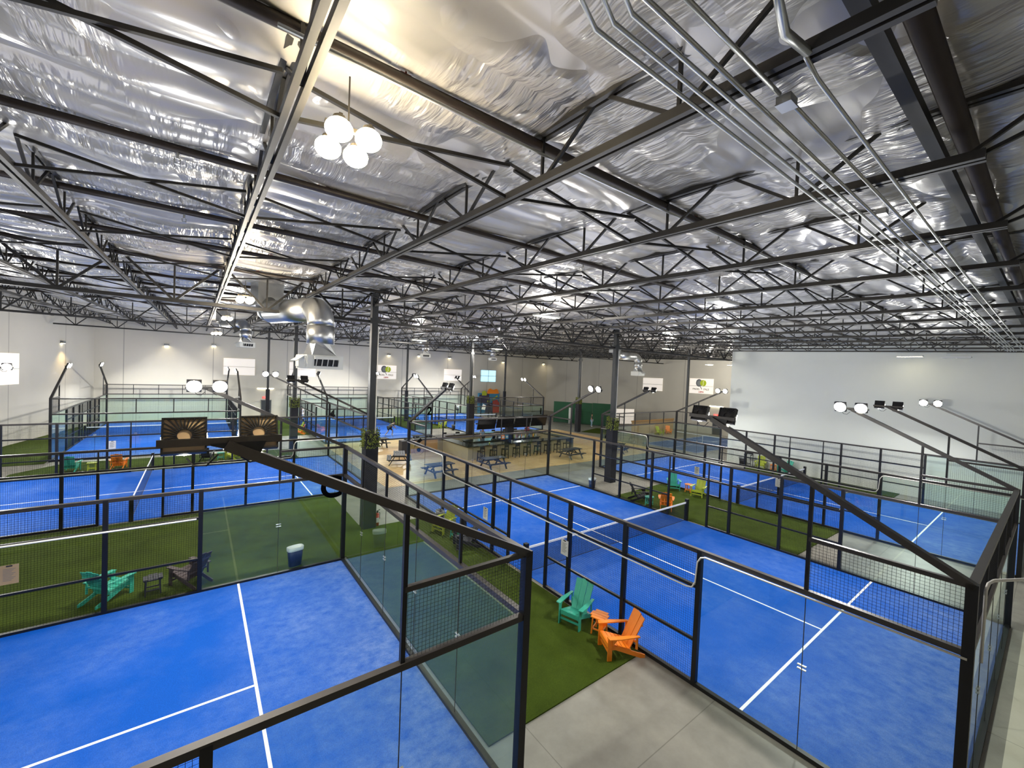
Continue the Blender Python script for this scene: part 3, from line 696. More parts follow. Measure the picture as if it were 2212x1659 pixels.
# mirrored mast (leaning toward -y)
def mirrored(root):
    r=thing('floodlight_mast','x','floodlight mast')
    def mir(o,par,top):
        me=o.data.copy(); me.transform(Matrix.Scale(-1,4,(0,1,0))); me.flip_normals()
        c=bpy.data.objects.new(o.name.split('.')[0],me); COL.objects.link(c); c.parent=par
        if 'label' in o: c['label']=o['label']
        if top:
            ml=o.matrix_basis.copy(); Sy=Matrix.Scale(-1,4,(0,1,0)); c.matrix_basis=Sy@ml@Sy
        for ch in o.children: mir(ch,c,False)
    for ch in root.children: mir(ch,r,True)
    return r
mr=mirrored(ms); mast_used={'p':False,'m':False}
LAMPS=[]
for (k,w_,o_,rz) in courts:
    Rm=Matrix.Translation(o_)@Matrix.Rotation(rz,4,'Z')
    for (cx,cy) in ((0,0),(10,0),(0,20),(10,20)):
        pos=Rm@Vector((cx,cy,0))
        if k=='A' and cy==20: vis=False
        # local frame: x inward, y along lean
        proto='p' if (cx==0)==(cy==0) else 'm'
        ang=rz+(0 if cx==0 else PI)
        # for cx==0, lean +y if cy==0 ('p', rot 0) else -y ('m', rot 0); for cx==10 rotated 180: cy==20 -> p, cy==0 -> m
        vx=pos.x
        nm={(0,0):0,(10,0):1,(0,20):2,(10,20):3}[(cx,cy)]
        if k in 'AD': side={0:'near right',1:'far right',2:'near left',3:'far left'}[nm]
        else: side={0:'near left',1:'near right',2:'far left',3:'far right'}[nm]
        root={'p':ms,'m':mr}[proto]
        if not mast_used[proto]: o=root; mast_used[proto]=True
        else: o=dup(root)
        o.location=pos; o.rotation_euler=(0,0,ang); tag(o,f'leaning twin floodlight mast at the {side} corner of the {w_} court','floodlight mast','floodlight masts')
        R2=Matrix.Translation(pos)@Matrix.Rotation(ang,4,'Z'); sgn=1 if proto=='p' else -1
        p=R2@Vector((.42,sgn*3.92,5.90)); tg=R2@Vector((4.6,sgn*4.6,0))
        LAMPS.append((p,tg,k))
for p,tg,k in LAMPS:
    area('floodlight_beam',p,tg,dict(A=300,B=270,C=310,D=380,E=480,F=480,G=480)[k],.9,.34,(1,.985,.95))
me=None
for h in ms.children:
    for c in h.children:
        if c.name.startswith('back_plate'):
            if me is None: me=c.data.copy(); me.materials.clear(); me.materials.append(M['lit_back'])
            c.data=me; c['label']='back plate with warm light painted tan'  # warm light painted into these backs; masts facing away keep the black plate
# the front left court carries a white tube on the inside of its far mid rail
MB().tube([(9.93,4.1,2.20),(9.93,15.9,2.20)],.024,8).build('edge_tube','strip',CG['A'],True,None,'thin white tube along the rail')
# ---------------------------------------------------------------- court numbers and paper signs
def number(body,size,loc,rz,label):
    o=thing('court_number',label,'sign',loc,rz); text('numeral',body,size,'ink',o,Matrix.Rotation(PI/2,4,'X'),.012,0,.028); return o
number('6',1.2,(.55,19.93,2.6),0,'black numeral six on the far glass of the front middle court')
number('C',1.0,(-5.25,14.16,2.62),0,'black curved court mark behind the arm at the front left court')
number('2',1.1,(9.65,37.48,2.62),0,'black numeral two at the right corner of the rear middle court')
number('4',1.1,(.4,37.48,2.5),0,'black numeral four at the left corner of the rear middle court')
number('7',1.0,(15.8,19.93,2.5),0,'black numeral seven at the far left corner of the front right court')
number('1',1.0,(24.4,37.4,2.3),0,'black numeral one at the near right corner of the rear right court')
def sheet(loc,rz,label,tan=False,s=1.0):
    o=thing('notice_sheet',label,'notice',loc,rz); MB().box(-.15*s,.15*s,-.012,0,-.23*s,.23*s).build('sheet','tan' if tan else 'paper',o)
    b=MB()
    for i in range(9): b.box(-.10*s,(.10-.03*(i%3))*s,-.014,-.012,(.13-.034*i)*s,(.142-.034*i)*s)
    b.build('print_lines','bannertext',o); MB().box(-.05*s,.05*s,-.02,-.012,.19*s,.225*s).build('clip','rail',o)
sheet((-.075,8.11,1.62),-PI/2,'white notice sheet on the mesh beside the net of the front middle court')
sheet((-.075,12.40,1.38),-PI/2,'white notice sheet on the mesh beyond the front middle court door')
sheet((15.225,12.41,1.36),-PI/2,'white notice sheet on the far mesh of the front right court')
sheet((15.225,7.99,1.67),-PI/2,'white notice sheet on the mesh beside the net of the front right court')
sheet((-12.42,14.17,1.52),0,'tan clipboard notice on the far mesh of the front left court',True)
sheet((-12.83,32.22,1.7),0,'white notice sheet on the far mesh of the second left court')
sheet((-10.2,32.22,1.62),0,'tan notice card on the far mesh of the second left court',True,.8)
# conduit bending from the corner post to the right
tag(MB().tube([(.11,-.12,2.9),(.11,-.12,3.95),(.14,-.14,4.05),(.24,-.18,4.08),(1.2,-.5,3.98),(3,-1.0,3.75),(6,-1.8,3.5)],.022,6).build('conduit_run','strip',None,True),'white conduit bending off the near corner post toward the right edge','conduit')
# ---------------------------------------------------------------- chairs, tables, bins
def adirondack():
    r=thing('adirondack_chair','x','chair')
    seat=MB()
    for i in range(5):
        y=-.36+.115*i; z=.37-.035*i; seat.bar((-.27,y,z),(.27,y,z),.105,.022,up=(0,.3,1))
    seat.box(-.27,.27,-.43,-.405,.27,.385); seat.build('seat','teal',r)
    bk=MB()
    for i in (-1,0,1):
        a=Vector((i*.158,.12,.20)); b=Vector((i*.182,.47,.97-abs(i)*.025)); bk.bar(a,b,.150,.022,up=(0,-1,.45),w2=.172)
    bk.bar((-.28,.245,.42),(.28,.245,.42),.03,.05); bk.bar((-.26,.42,.78),(.26,.42,.78),.025,.05); bk.build('backrest','teal',r)
    for s in (-1,1):
        MB().prism([(s*.27,-.47),(s*.40,-.45),(s*.41,-.15),(s*.36,.33),(s*.29,.33)] if s>0 else [(s*.29,.33),(s*.36,.33),(s*.41,-.15),(s*.40,-.45),(s*.27,-.47)],.55,.575).build('arm','teal',r)
        MB().bar((s*.30,-.40,0),(s*.30,-.40,.55),.028,.11,up=(0,1,0)).xprism([(-.36,.55),(-.2,.55),(-.36,.36)],s*.33-.012,s*.33+.012).build('leg','teal',r)
        MB().xprism([(-.41,.24),(-.41,.36),(-.30,.35),(.15,.20),(.52,.075),(.52,0),(.40,0),(.05,.13),(-.25,.24)],s*.265-.013,s*.265+.013).build('leg','teal',r)
        MB().bar((s*.3,.28,.24),(s*.3,.28,.55),.025,.05).build('arm_support','teal',r)
    MB().box(-.29,.29,-.40,-.375,.12,.17).build('stretcher','teal',r)
    return r
def side_table():
    r=thing('side_table','x','side table')
    mb=MB()
    for i,(x,l) in enumerate(((-.165,.17),(-.055,.225),(.055,.225),(.165,.17))): mb.box(x-.05,x+.05,-l,l,.445,.47)
    mb.box(-.2,.2,-.13,-.1,.40,.445).box(-.2,.2,.1,.13,.40,.445); mb.build('table_top','teal',r)
    for sx in (-1,1):
        for sy in (-1,1): MB().bar((sx*.17,sy*.15,0),(sx*.15,sy*.13,.43),.035,.035).build('leg','teal',r)
    for s in (-1,1):
        MB().box(s*.155-.012,s*.155+.012,-.13,.13,.12,.155).build('stretcher','teal',r); MB().box(-.15,.15,s*.135-.012,s*.135+.012,.12,.155).build('stretcher','teal',r)
    return r
AC=adirondack(); ST=side_table(); u1=u2=False
def face(dx,dy): return math.atan2(dy,dx)+PI/2
GZ=.03
chairs=[('teal',-.47,7.15,(-.96,-.28),'teal adirondack chair against the mesh of the front middle court',GZ),('orange',-.52,5.62,(-.86,.45),'orange adirondack chair at the grass edge by the front middle court',GZ),
('teal',-10.85,15.12,(.68,.73),'teal adirondack chair with its back to us behind the front left court',GZ),('brown',-9.0,14.98,(-.62,.78),'dark adirondack chair on grass behind the front left court',GZ),
('lime',-.52,14.75,(-.95,-.3),'lime green adirondack chair by the far end of the left grass strip',GZ),('darkfurn',-.55,12.95,(-.95,.3),'charcoal adirondack chair beyond the corner of the front left court',GZ),
('blackfurn',10.65,13.2,(.8,-.6),'black adirondack chair beside a teal table between front courts',GZ),('orange',10.72,11.55,(.85,.53),'orange adirondack chair seen from behind between the front courts',GZ),
('teal',14.72,13.6,(-.75,-.66),'teal adirondack chair against the mesh of the front right court',GZ),('lime',14.72,11.95,(-.97,-.2),'lime green adirondack chair against the mesh of the front right court',GZ),
('lime',26.75,13.45,(-.95,-.25),'lime green adirondack chair against the white partition wall',GZ),('teal',26.75,11.7,(-.9,.4),'teal adirondack chair against the white partition wall',GZ),
('teal',-14.75,33.75,(.1,1),'teal adirondack chair behind the second left court',GZ),('orange',-12.7,33.5,(.1,1),'orange adirondack chair seen from behind at the second left court',GZ),('blackfurn',-8.4,34.0,(.3,.95),'black adirondack chair behind the second left court',GZ),('lime',-6.85,33.8,(-.6,.8),'lime green adirondack chair behind the second left court',GZ),
('lime',-.75,45.6,(-1,-.1),'lime green adirondack chair beside the rear middle court',GZ),('orange',-1.0,43.75,(-.9,.35),'orange adirondack chair beside the rear middle court',GZ),('lime',14.25,43.2,(-1,0),'lime green adirondack chair beside the rear right court',GZ),
('lime',36.6,29.0,(-.2,-1),'pale green adirondack chair in front of the tan partition',0),('orange',38.5,29.0,(-.7,-.7),'orange adirondack chair in front of the tan partition',0)]
for i,(c,x,y,d,lab,z) in enumerate(chairs):
    if i==0: o=AC; o.location=(x,y,z); o.rotation_euler=(0,0,face(*d))
    else: o=dup(AC,(x,y,z),face(*d),None,None,c if c!='teal' else None)
    tag(o,lab,'chair','adirondack chairs')
tabs=[('orange',-.36,6.43,.35,'orange slatted side table between a teal and an orange chair',GZ),('darkfurn',-9.87,14.85,.1,'charcoal side table behind the front left court',GZ),('teal',10.42,12.36,.3,'teal side table between a black and an orange chair',GZ),
('orange',14.95,12.72,.2,'orange side table between a teal and a lime chair',GZ),('orange',26.95,12.6,0,'orange side table against the white partition wall',GZ),('lime',-13.85,33.6,0,'pale lime side table behind the second left court',GZ),('teal',-7.6,34.1,0,'teal side table behind the second left court',GZ),('teal',-.5,13.85,0,'teal side table at the far end of the left grass strip',GZ)]
for i,(c,x,y,rz,lab,z) in enumerate(tabs):
    o=dup(ST,(x,y,z),rz,None,None,c if c!='teal' else None); tag(o,lab,'side table','slatted side tables')
def rm(o):
    for c in list(o.children): rm(c)
    bpy.data.objects.remove(o)
rm(ST)
def bin_proto():
    r=thing('waste_bin','x','bin')
    def oval(a,b,n=20): return [(a*math.copysign(abs(math.cos(t))**.6,math.cos(t)),b*math.copysign(abs(math.sin(t))**.6,math.sin(t))) for t in [2*PI*i/n for i in range(n)]]
    def ring(mb,secs,n=20):
        vs=[]; fs=[]
        for a,b,z in secs: vs+=[(x,y,z) for x,y in oval(a,b,n)]
        for j in range(len(secs)-1):
            for k in range(n): fs.append((j*n+k,j*n+(k+1)%n,(j+1)*n+(k+1)%n,(j+1)*n+k))
        mb.add(vs,fs)
    mb=MB(); ring(mb,[(.001,.001,0),(.19,.11,0),(.24,.15,.60),(.225,.135,.60),(.18,.10,.05),(.001,.001,.05)]); mb.build('bin_body','navy',r,True)
    mb=MB(); ring(mb,[(.25,.16,.52),(.255,.165,.63),(.22,.13,.63),(.18,.10,.25),(.001,.001,.22)]); mb.build('bin_liner','liner',r,True)
    return r
bp_=bin_proto()
for i,(x,y,z,rz,lab) in enumerate([(-6.23,14.62,GZ,.2,'navy waste bin with white liner behind the front left court'),(10.25,16.25,0,0,'navy waste bin by the far right corner of the front middle court'),(-.4,15.45,GZ,1.5,'dark waste bin with white liner beside the lime chair'),(14.45,41.1,0,1.5,'dark waste bin beside the rear right court'),(27.1,15.0,0,1.5,'dark waste bin against the end of the white partition')]):
    o=bp_ if i==0 else dup(bp_); o.location=(x,y,z); o.rotation_euler=(0,0,rz); tag(o,lab,'bin','waste bins')
    if i>1:
        for ch in o.children:
            ch.data=ch.data.copy(); ch.data.materials.clear(); ch.data.materials.append(M['grey' if ch.name.startswith('bin_liner') else 'blackfurn'])
# tall director chair
dc=thing('director_chair','tall black folding chair beside the white partition wall','chair',(26.95,14.45,0),-PI/2)
for sx in (-1,1):
    for sy in (-1,1): MB().bar((sx*.24,sy*.2,0),(sx*.24,sy*.2,1.2 if sy>0 else .95),.035,.035).build('leg','blackfurn',dc)
    MB().box(sx*.24-.04,sx*.24+.04,-.24,.22,.93,.97).build('arm','blackfurn',dc)
MB().box(-.24,.24,-.2,.2,.7,.73).build('seat','dark',dc); MB().box(-.25,.25,.2,.22,.98,1.2).build('backrest','dark',dc); MB().box(-.24,.24,-.2,-.17,.25,.29).build('footrest','blackfurn',dc)
# fire extinguisher
fe=thing('fire_extinguisher','red fire extinguisher standing beside the near planter column','fire extinguisher',(-2.72,16.75,0))
MB().cyl((0,0),.085,0,.5,14).sphere((0,0,.5),.085,14,8).build('cylinder','red',fe,True); MB().cbox((0,0,.62),(.05,.05,.08)).bar((0,0,.66),(.12,0,.7),.02,.02).build('valve','black',fe); MB().tube([(.03,0,.62),(.12,0,.56),(.12,0,.3)],.012,6).build('hose','black',fe); MB().box(-.06,.06,-.09,-.083,.18,.38).build('label_plate','paper',fe)
# picnic tables
def picnic():
    r=thing('picnic_table','x','picnic table')
    mb=MB()
    for i in range(5): y=-.32+.16*i; mb.box(-.92,.92,y-.072,y+.072,.71,.75)
    mb.build('table_top','darkfurn',r)
    for s in (-1,1):
        b=MB()
        for q in (0,1): y=s*(.62+.15*q); b.box(-.92,.92,y-.068,y+.068,.41,.45)
        b.build('bench','darkfurn',r)
    for sx in (-1,1):
        for sy in (-1,1): MB().bar((sx*.66,sy*.68,0),(sx*.66,sy*.25,.71),.05,.11,up=(1,0,0)).build('leg','darkfurn',r)
        MB().box(sx*.66-.07,sx*.66-.02,-.74,.74,.33,.41).build('bench_beam','darkfurn',r); MB().box(sx*.66-.025,sx*.66+.025,-.36,.36,.64,.71).build('top_cleat','darkfurn',r); MB().bar((sx*.64,0,.38),(sx*.25,0,.70),.05,.07).build('brace','darkfurn',r)
    return r
pc=picnic()
for i,(x,y,rz,z,lab) in enumerate([(3.6,23.3,.06,.008,'dark blue picnic table seen through the far glass of the front middle court'),(7.9,23.4,.03,.008,'dark picnic table in front of the left end of the bar'),(15.75,23.5,.04,.008,'dark picnic table in front of the right end of the bar'),(2.6,27.6,1.2,.008,'dark picnic table left of the bar behind a court numeral'),(3.3,34.3,0,.008,'dark picnic table behind the near planter column'),(21.6,23.3,.4,.008,'dark picnic table behind the front right court'),(7.6,34.6,.0,.008,'dark picnic table beyond the left end of the bar')]):
    o=pc if i==0 else dup(pc); o.location=(x,y,z); o.rotation_euler=(0,0,rz); tag(o,lab,'picnic table','picnic tables')
# ---------------------------------------------------------------- bar island
fl=.008
bar=thing('bar_counter','long bar island with black top and tan panel front','bar counter',(0,0,fl))
for (a,b,c,d) in ((7.55,18.4,26.35,26.5),(7.55,7.7,26.5,32.0),(18.25,18.4,26.5,32.0),(7.55,18.4,31.9,32.05)): MB().box(a,b,c,d,0,1.03).build('bar_front','barfront',bar)
for (a,b,c,d) in ((7.3,18.65,26.05,27.0),(7.3,8.15,27.0,31.6),(17.85,18.65,27.0,31.6),(7.3,18.65,31.55,32.35)): MB().box(a,b,c,d,1.03,1.09).build('counter_top','bartop',bar)
MB().box(18.4,18.62,26.1,26.7,0,1.03).build('end_panel','doorgrey',bar)
bb=thing('back_bar','inner work counter with black top inside the bar island','counter',(0,0,fl))
MB().box(9.0,16.6,28.6,29.6,0,.92).build('cabinet','blackfurn',bb); MB().box(8.9,16.7,28.5,29.7,.92,.97).build('counter_top','bartop',bb)
MB().box(13.2,13.9,29.0,29.4,.97,2.3).build('screen_pillar','wrap',bb)
wc=thing('wood_counter','light wood service counter left of the bar island','counter',(0,0,fl)); MB().box(4.6,7.2,30.7,31.3,0,1.02).build('cabinet','woodpanel',wc); MB().box(4.5,7.25,30.6,31.4,1.02,1.07).build('counter_top','bartop',wc); MB().box(4.05,4.6,30.65,31.35,0,1.02).build('end_panel','darkfurn',wc)
tv=thing('television','x','television')
MB().box(-.92,.92,-.03,.03,-.52,.52).build('housing','black',tv); MB().box(-.88,.88,-.036,-.03,-.48,.48).build('screen','screen',tv); MB().box(-.2,.2,.03,.1,-.2,.2).build('mount','rail',tv)
for i in range(4):
    o=tv if i==0 else dup(tv); o.location=(10.75+1.95*i,28.7,2.42+.06*(i%2)); o.rotation_euler=(math.radians(14),0,0); tag(o,f'black television above the bar, {["leftmost","second from left","third from left","rightmost"][i]} of four','television','televisions above the bar')
rk=thing('screen_rack','dark rack carrying the four televisions above the bar','rack',(0,0,0)); MB().box(9.8,17.6,28.9,29.0,2.35,2.45).build('rail','rail',rk); MB().box(13.4,13.7,28.95,29.2,2.2,2.6).build('bracket','rail',rk)
# stools
def stool():
    r=thing('bar_stool','x','bar stool')
    for sx in (-1,1):
        MB().bar((sx*.2,-.2,0),(sx*.18,-.19,1.12),.05,.05).build('leg','blackfurn',r); MB().bar((sx*.2,.2,0),(sx*.18,.17,.73),.05,.05).build('leg','blackfurn',r)
        MB().box(sx*.19-.012,sx*.19+.012,-.19,.18,.28,.315).build('stretcher','blackfurn',r)
    MB().box(-.22,.22,-.22,.22,.71,.77).build('seat','blackfurn',r); MB().box(-.2,.2,-.21,-.18,.90,1.14).build('backrest','blackfurn',r); MB().box(-.2,.2,.175,.2,.22,.26).build('footrest','blackfurn',r); MB().box(-.2,.2,-.205,-.18,.42,.46).build('stretcher','blackfurn',r)
    return r
sp=stool(); n=0
for i in range(9):
    x=8.35+1.13*i; o=sp if i==0 else dup(sp); o.location=(x,25.75,fl); o.rotation_euler=(0,0,random.uniform(-.12,.12)); tag(o,f'black high-backed bar stool along the bar front, {ORD[i]} from the left','bar stool','bar stools along the front')
for i in range(7):
    x=9.0+1.35*i; o=dup(sp,(x,32.75,fl),PI+random.uniform(-.1,.1)); tag(o,f'black bar stool on the far side of the bar, {ORD[i]} from the left','bar stool','bar stools behind the bar')
# bar-top clutter
cols=[('lime','lime green'),('shirt_w','white'),('red','red'),('darkfurn','dark'),('mblue','blue'),('orange','orange')]
bt=MB().cyl((0,0),.04,0,.17,10).cyl((0,0),.04,.17,.21,10,.015).cyl((0,0),.015,.21,.29,10).mesh('bottle',M['darkfurn'],True)
rb=random.Random(5)
for i in range(14):
    c=cols[i%6]; k=('bottle_',c[0])
    if k not in KIDS:
        me=bt.copy(); me.materials.clear(); me.materials.append(M[c[0]]); KIDS[k]=me
    tag(link('bottle',KIDS[k],None,(13.95+.19*i,28.75+.4*rb.random(),.978)),f'{c[1]} bottle on the inner bar counter, {ORD[i]} from the left','bottle','bottles on the inner bar counter')
for i,(x,y,c,w_) in enumerate([(9.6,26.5,'lime','lime green'),(11.9,26.6,'shirt_w','white'),(12.9,26.5,'shirt_w','pale'),(15.3,26.55,'darkfurn','dark'),(12.2,32.0,'shirt_w','white'),(14.6,31.9,'shirt_w','pale')]):
    b=thing('cup',f'{w_} cup standing on the bar top, {ORD[i]} of a few','cup',(x,y,1.098)); MB().cyl((0,0),.04,0,.13,12,.05).build('cup_body',c,b,True); MB().cyl((0,0),.052,.13,.145,12).build('cup_lid','whitebox',b)
for i,(x,c,w_) in enumerate([(12.1,'darkfurn','dark'),(12.5,'orange','orange'),(12.9,'mblue','blue')]):
    b=thing('display_box',f'{w_} upright display box on the inner bar counter','box',(x,28.75,.978)); MB().box(-.16,.16,-.1,.1,0,.34).build('carton',c,b); MB().box(-.12,.12,-.105,-.1,.1,.26).build('front_panel','paper',b)
rg=thing('till','dark point-of-sale till on the inner bar counter','till',(11.6,28.8,.978)); MB().box(-.18,.18,-.15,.15,0,.08).build('base','blackfurn',rg); MB().bar((0,.05,.08),(0,-.02,.32),.3,.02,up=(0,-1,.3)).build('screen','screen',rg)
# ---------------------------------------------------------------- small blue court, partitions, far right
pk=tag(MB().box(28.5,41.9,19.7,25.7,0,.012).build('small_court_surface','turf'),'small dull blue court surface at the far right','court surface')
m,nt,b=newmat('dull_blue_court'); b.inputs['Base Color'].default_value=lin((70,100,150)); b.inputs['Roughness'].default_value=.7; M['dull']=m
pk.data.materials.clear(); pk.data.materials.append(m)
for a,b_,c,d in ((28.6,41.8,19.8,19.85),(28.6,41.8,25.55,25.6),(28.6,28.65,19.85,25.55),(41.75,41.8,19.85,25.55),(33.0,33.05,19.85,25.55),(37.2,37.25,19.85,25.55),(28.65,33,22.65,22.7),(37.25,41.75,22.65,22.7)): MB().box(a,b_,c,d,.012,.015).build('court_line','line',pk)
pn=thing('small_court_net','low net with white tape across the small blue court','net',(35.1,0,0)); MB().box(-.02,.02,19.5,25.9,.84,.91).build('net_band','line',pn); 
nm_=MB()
for i in range(90): y=19.5+6.4*i/89; nm_.add([(0,y-.003,.06),(0,y+.003,.06),(0,y+.003,.86),(0,y-.003,.86)],[(0,1,2,3)])
for j in range(12): z=.06+.8*j/11; nm_.add([(0,19.5,z-.003),(0,25.9,z-.003),(0,25.9,z+.003),(0,19.5,z+.003)],[(0,1,2,3)])
nm_.build('net_mesh','net',pn)
for y in (19.45,25.95): MB().cyl((0,y),.035,0,.95,10).build('net_post','black',pn)
MB().cyl((0,22.7),.03,0,.9,8).build('centre_post','line',pn)
tp=thing('low_partition','low tan wooden partition behind the small blue court','partition',(0,0,0)); MB().box(32.5,41.2,30,30.12,0,1.55).build('panel','tan',tp); MB().box(32.45,41.25,29.95,30.17,1.55,1.72).build('cap_board','woodpanel',tp)
gw_=thing('green_screen_wall','tall dark green screen panels standing at the far right of the bar','screen',(32.3,43.6,0),math.atan2(-7.2,4.2)); 
for i in range(3): MB().box(i*2.8+.02,i*2.8+2.78,-.06,.06,.05,3.0+.05*i).build('panel','green_panel',gw_)
MB().box(0,8.4,-.09,.09,0,.06).build('base_rail','black',gw_)
for i in range(2):
    o=thing('white_bollard',f'white round post in front of the green screen, {"left" if i==0 else "right"} one','post',((32.75,40.75,0),(33.25,40.0,0))[i]); MB().cyl((0,0),.16,0,2.3,12).build('pole','whitebox',o,True); MB().cyl((0,0),.2,0,.06,12).build('base','grey',o)
# ---------------------------------------------------------------- banners
def banner(loc,rz,w,h,label,logo):
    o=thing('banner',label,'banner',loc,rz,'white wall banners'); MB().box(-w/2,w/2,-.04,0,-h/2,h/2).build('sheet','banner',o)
    MB().box(-w/2,w/2,-.045,-.04,-.03,.03).build('hem','whitebox',o)
    if logo:
        RX=Matrix.Rotation(PI/2,4,'X')
        def disc(name,x,z,a,b,y,m): MB().yprism([(x+a*math.cos(2*PI*i/28),z+b*math.sin(2*PI*i/28)) for i in range(28)],y,y+.01).build(name,m,o)
        disc('racket_head',-.30,.42,.42,.50,-.06,'bannergrey'); disc('racket_face',-.28,.40,.30,.36,-.064,'grey'); MB().bar((-.12,-.055,-.02),(.12,-.055,-.42),.012,.08,up=(1,0,0)).build('racket_handle','bannergrey',o)
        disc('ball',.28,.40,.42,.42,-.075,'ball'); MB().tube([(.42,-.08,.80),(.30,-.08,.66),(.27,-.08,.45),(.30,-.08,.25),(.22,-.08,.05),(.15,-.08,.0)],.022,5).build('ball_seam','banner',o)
        text('lettering','PADEL',.34,'bannertext',o,Matrix.Translation((-.66,-.05,-.42))@RX,.004,0,.006); text('lettering','PALS',.34,'bannertext',o,Matrix.Translation((.72,-.05,-.42))@RX,.004,0,.006); text('lettering','USPA',.30,'bannerred',o,Matrix.Translation((0,-.05,-.78))@RX,.004,.3,.01)
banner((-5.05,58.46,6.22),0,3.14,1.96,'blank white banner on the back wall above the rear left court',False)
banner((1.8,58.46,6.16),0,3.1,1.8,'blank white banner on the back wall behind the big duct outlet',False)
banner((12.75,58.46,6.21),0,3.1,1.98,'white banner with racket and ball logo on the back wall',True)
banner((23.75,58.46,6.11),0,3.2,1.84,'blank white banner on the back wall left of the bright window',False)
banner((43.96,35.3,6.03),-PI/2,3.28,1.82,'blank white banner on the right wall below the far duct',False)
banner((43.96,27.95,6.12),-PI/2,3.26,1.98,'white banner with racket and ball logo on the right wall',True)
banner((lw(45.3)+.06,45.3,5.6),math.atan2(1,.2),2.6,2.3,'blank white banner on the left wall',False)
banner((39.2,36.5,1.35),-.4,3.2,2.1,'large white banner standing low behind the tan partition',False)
# mural / play structure and fridge
mu=thing('play_mural','colourful climbing mural with an orange cloud top by the back wall','mural',(30.3,57.3,0))
MB().box(-2.2,2.0,0,.3,0,3.3).build('panel','mblue',mu)
def blob(name,pts,y,m): MB().yprism(pts,y,y+.02).build(name,m,mu)
cl=[(-.6+2.4*t,3.3+.75*abs(math.sin(PI*t*1.0))**.5+.18*math.sin(9*t)) for t in [i/16 for i in range(17)]]; blob('cloud_top',[(1.8,3.2),(-.6,3.2)]+cl,-.02,'orange')
blob('purple_shape',[(-2.3,1.6),(-.3,1.6),(-.1,3.1),(-.9,3.35),(-2.0,3.0),(-2.5,2.3)],-.03,'purple'); blob('purple_base',[(-.9,0),(.7,0),(.8,1.7),(-.6,1.6)],-.03,'purple')
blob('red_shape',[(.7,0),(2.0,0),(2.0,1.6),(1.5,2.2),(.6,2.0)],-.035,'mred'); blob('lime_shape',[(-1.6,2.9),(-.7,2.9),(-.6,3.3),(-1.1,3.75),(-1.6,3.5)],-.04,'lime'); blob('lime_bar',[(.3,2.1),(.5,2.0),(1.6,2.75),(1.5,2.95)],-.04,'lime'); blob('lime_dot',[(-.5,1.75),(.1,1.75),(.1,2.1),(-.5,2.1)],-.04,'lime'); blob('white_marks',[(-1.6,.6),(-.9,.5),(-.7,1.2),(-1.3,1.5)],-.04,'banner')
fg=thing('fridge','grey upright fridge beside the colourful mural','fridge',(27.0,57.9,0)); MB().box(-.65,.65,-.4,.4,0,2.15).build('body','grey',fg); MB().box(-.62,.62,-.43,-.4,.15,2.1).build('door','grey',fg); MB().box(.45,.5,-.48,-.43,.7,1.5).build('handle','conduit',fg)
# ---------------------------------------------------------------- ducts
def duct(label,loc,rz,sc):
    r=thing('ventilation_duct',label,'duct',loc,rz); r.scale=(sc,)*3
    # local: drum outlet at origin (z=0 is the outlet centre), pipe rises, bends and runs to +y
    pts=[(0,0,.72),(0,0,1.25)]+[(-.02*i,.62-.62*math.cos(t),1.25+.62*math.sin(t)) for i,t in enumerate([PI/2*k/7 for k in range(1,8)])]
    MB().tube([(0,0,.60),(0,0,1.22)],.45,24).build('round_collar','galv',r,True)
    bend=[(0,.62-.62*math.cos(t),1.22+.62*math.sin(t)) for t in [PI/2*k/6 for k in range(7)]]; MB().tube(bend,.435,24).build('elbow','galv',r,True)
    MB().tube([(0,.62,1.84),(-.55,3.1,1.84)],.43,24).build('round_run','galv',r,True)
    MB().tube([(-.55,3.05,1.84),(-.56,3.35,1.9),(-.56,3.55,2.2)],.42,24).build('elbow','galv',r,True)
    MB().add([(-.42,-.36,.2),(.42,-.36,.2),(.42,.36,.2),(-.42,.36,.2)]+[(.42*math.cos(a),.42*math.sin(a),.62) for a in [PI*1.25+2*PI*k/12 for k in range(12)]],[(0,1,7,6,5,4),(1,2,10,9,8,7),(2,3,13,12,11,10),(3,0,4,15,14,13)]).build('transition','galv',r)
    MB().box(-.62,.62,-.45,.45,-.27,.2).build('outlet_box','whitebox',r)
    lv=MB().box(-.38,.42,-.47,-.45,-.17,.14); lv.build('louvre_recess','dark',r)
    for i in range(5): MB().bar((-.34+.19*i,-.475,-.16),(-.30+.19*i,-.475,.13),.02,.06).build('louvre_blade','whitebox',r)
    MB().box(-.40,.44,-.53,-.46,.06,.16).build('louvre_hood','whitebox',r); MB().box(-.66,-.62,-.4,.4,-.2,.16).build('louvre_frame','whitebox',r); MB().bar((-.66,-.1,.16),(-.92,-.1,-.02),.5,.02).build('louvre_flap','whitebox',r)
    MB().box(-1.0,-.1,3.2,4.1,2.1,3.1).build('square_riser','galv',r)
    return r
duct('large round silver duct with a white outlet box left of the near column',(-5.55,15.0,6.92),.2,1.0)
duct('far round silver duct with a white outlet box right of the far column',(26.6,25.3,7.3),PI/2-.25,.9)
d3=duct('small silver duct and white outlet box far back above the second left court',(-6.4,33.0,8.0),.3,.75); d4=duct('small silver duct and white outlet box far back above the bar',(9.0,37.5,8.2),-.3,.75)
d5=duct('small silver duct and white outlet box above the rear right court',(20.5,42.5,8.5),-.3,.7)
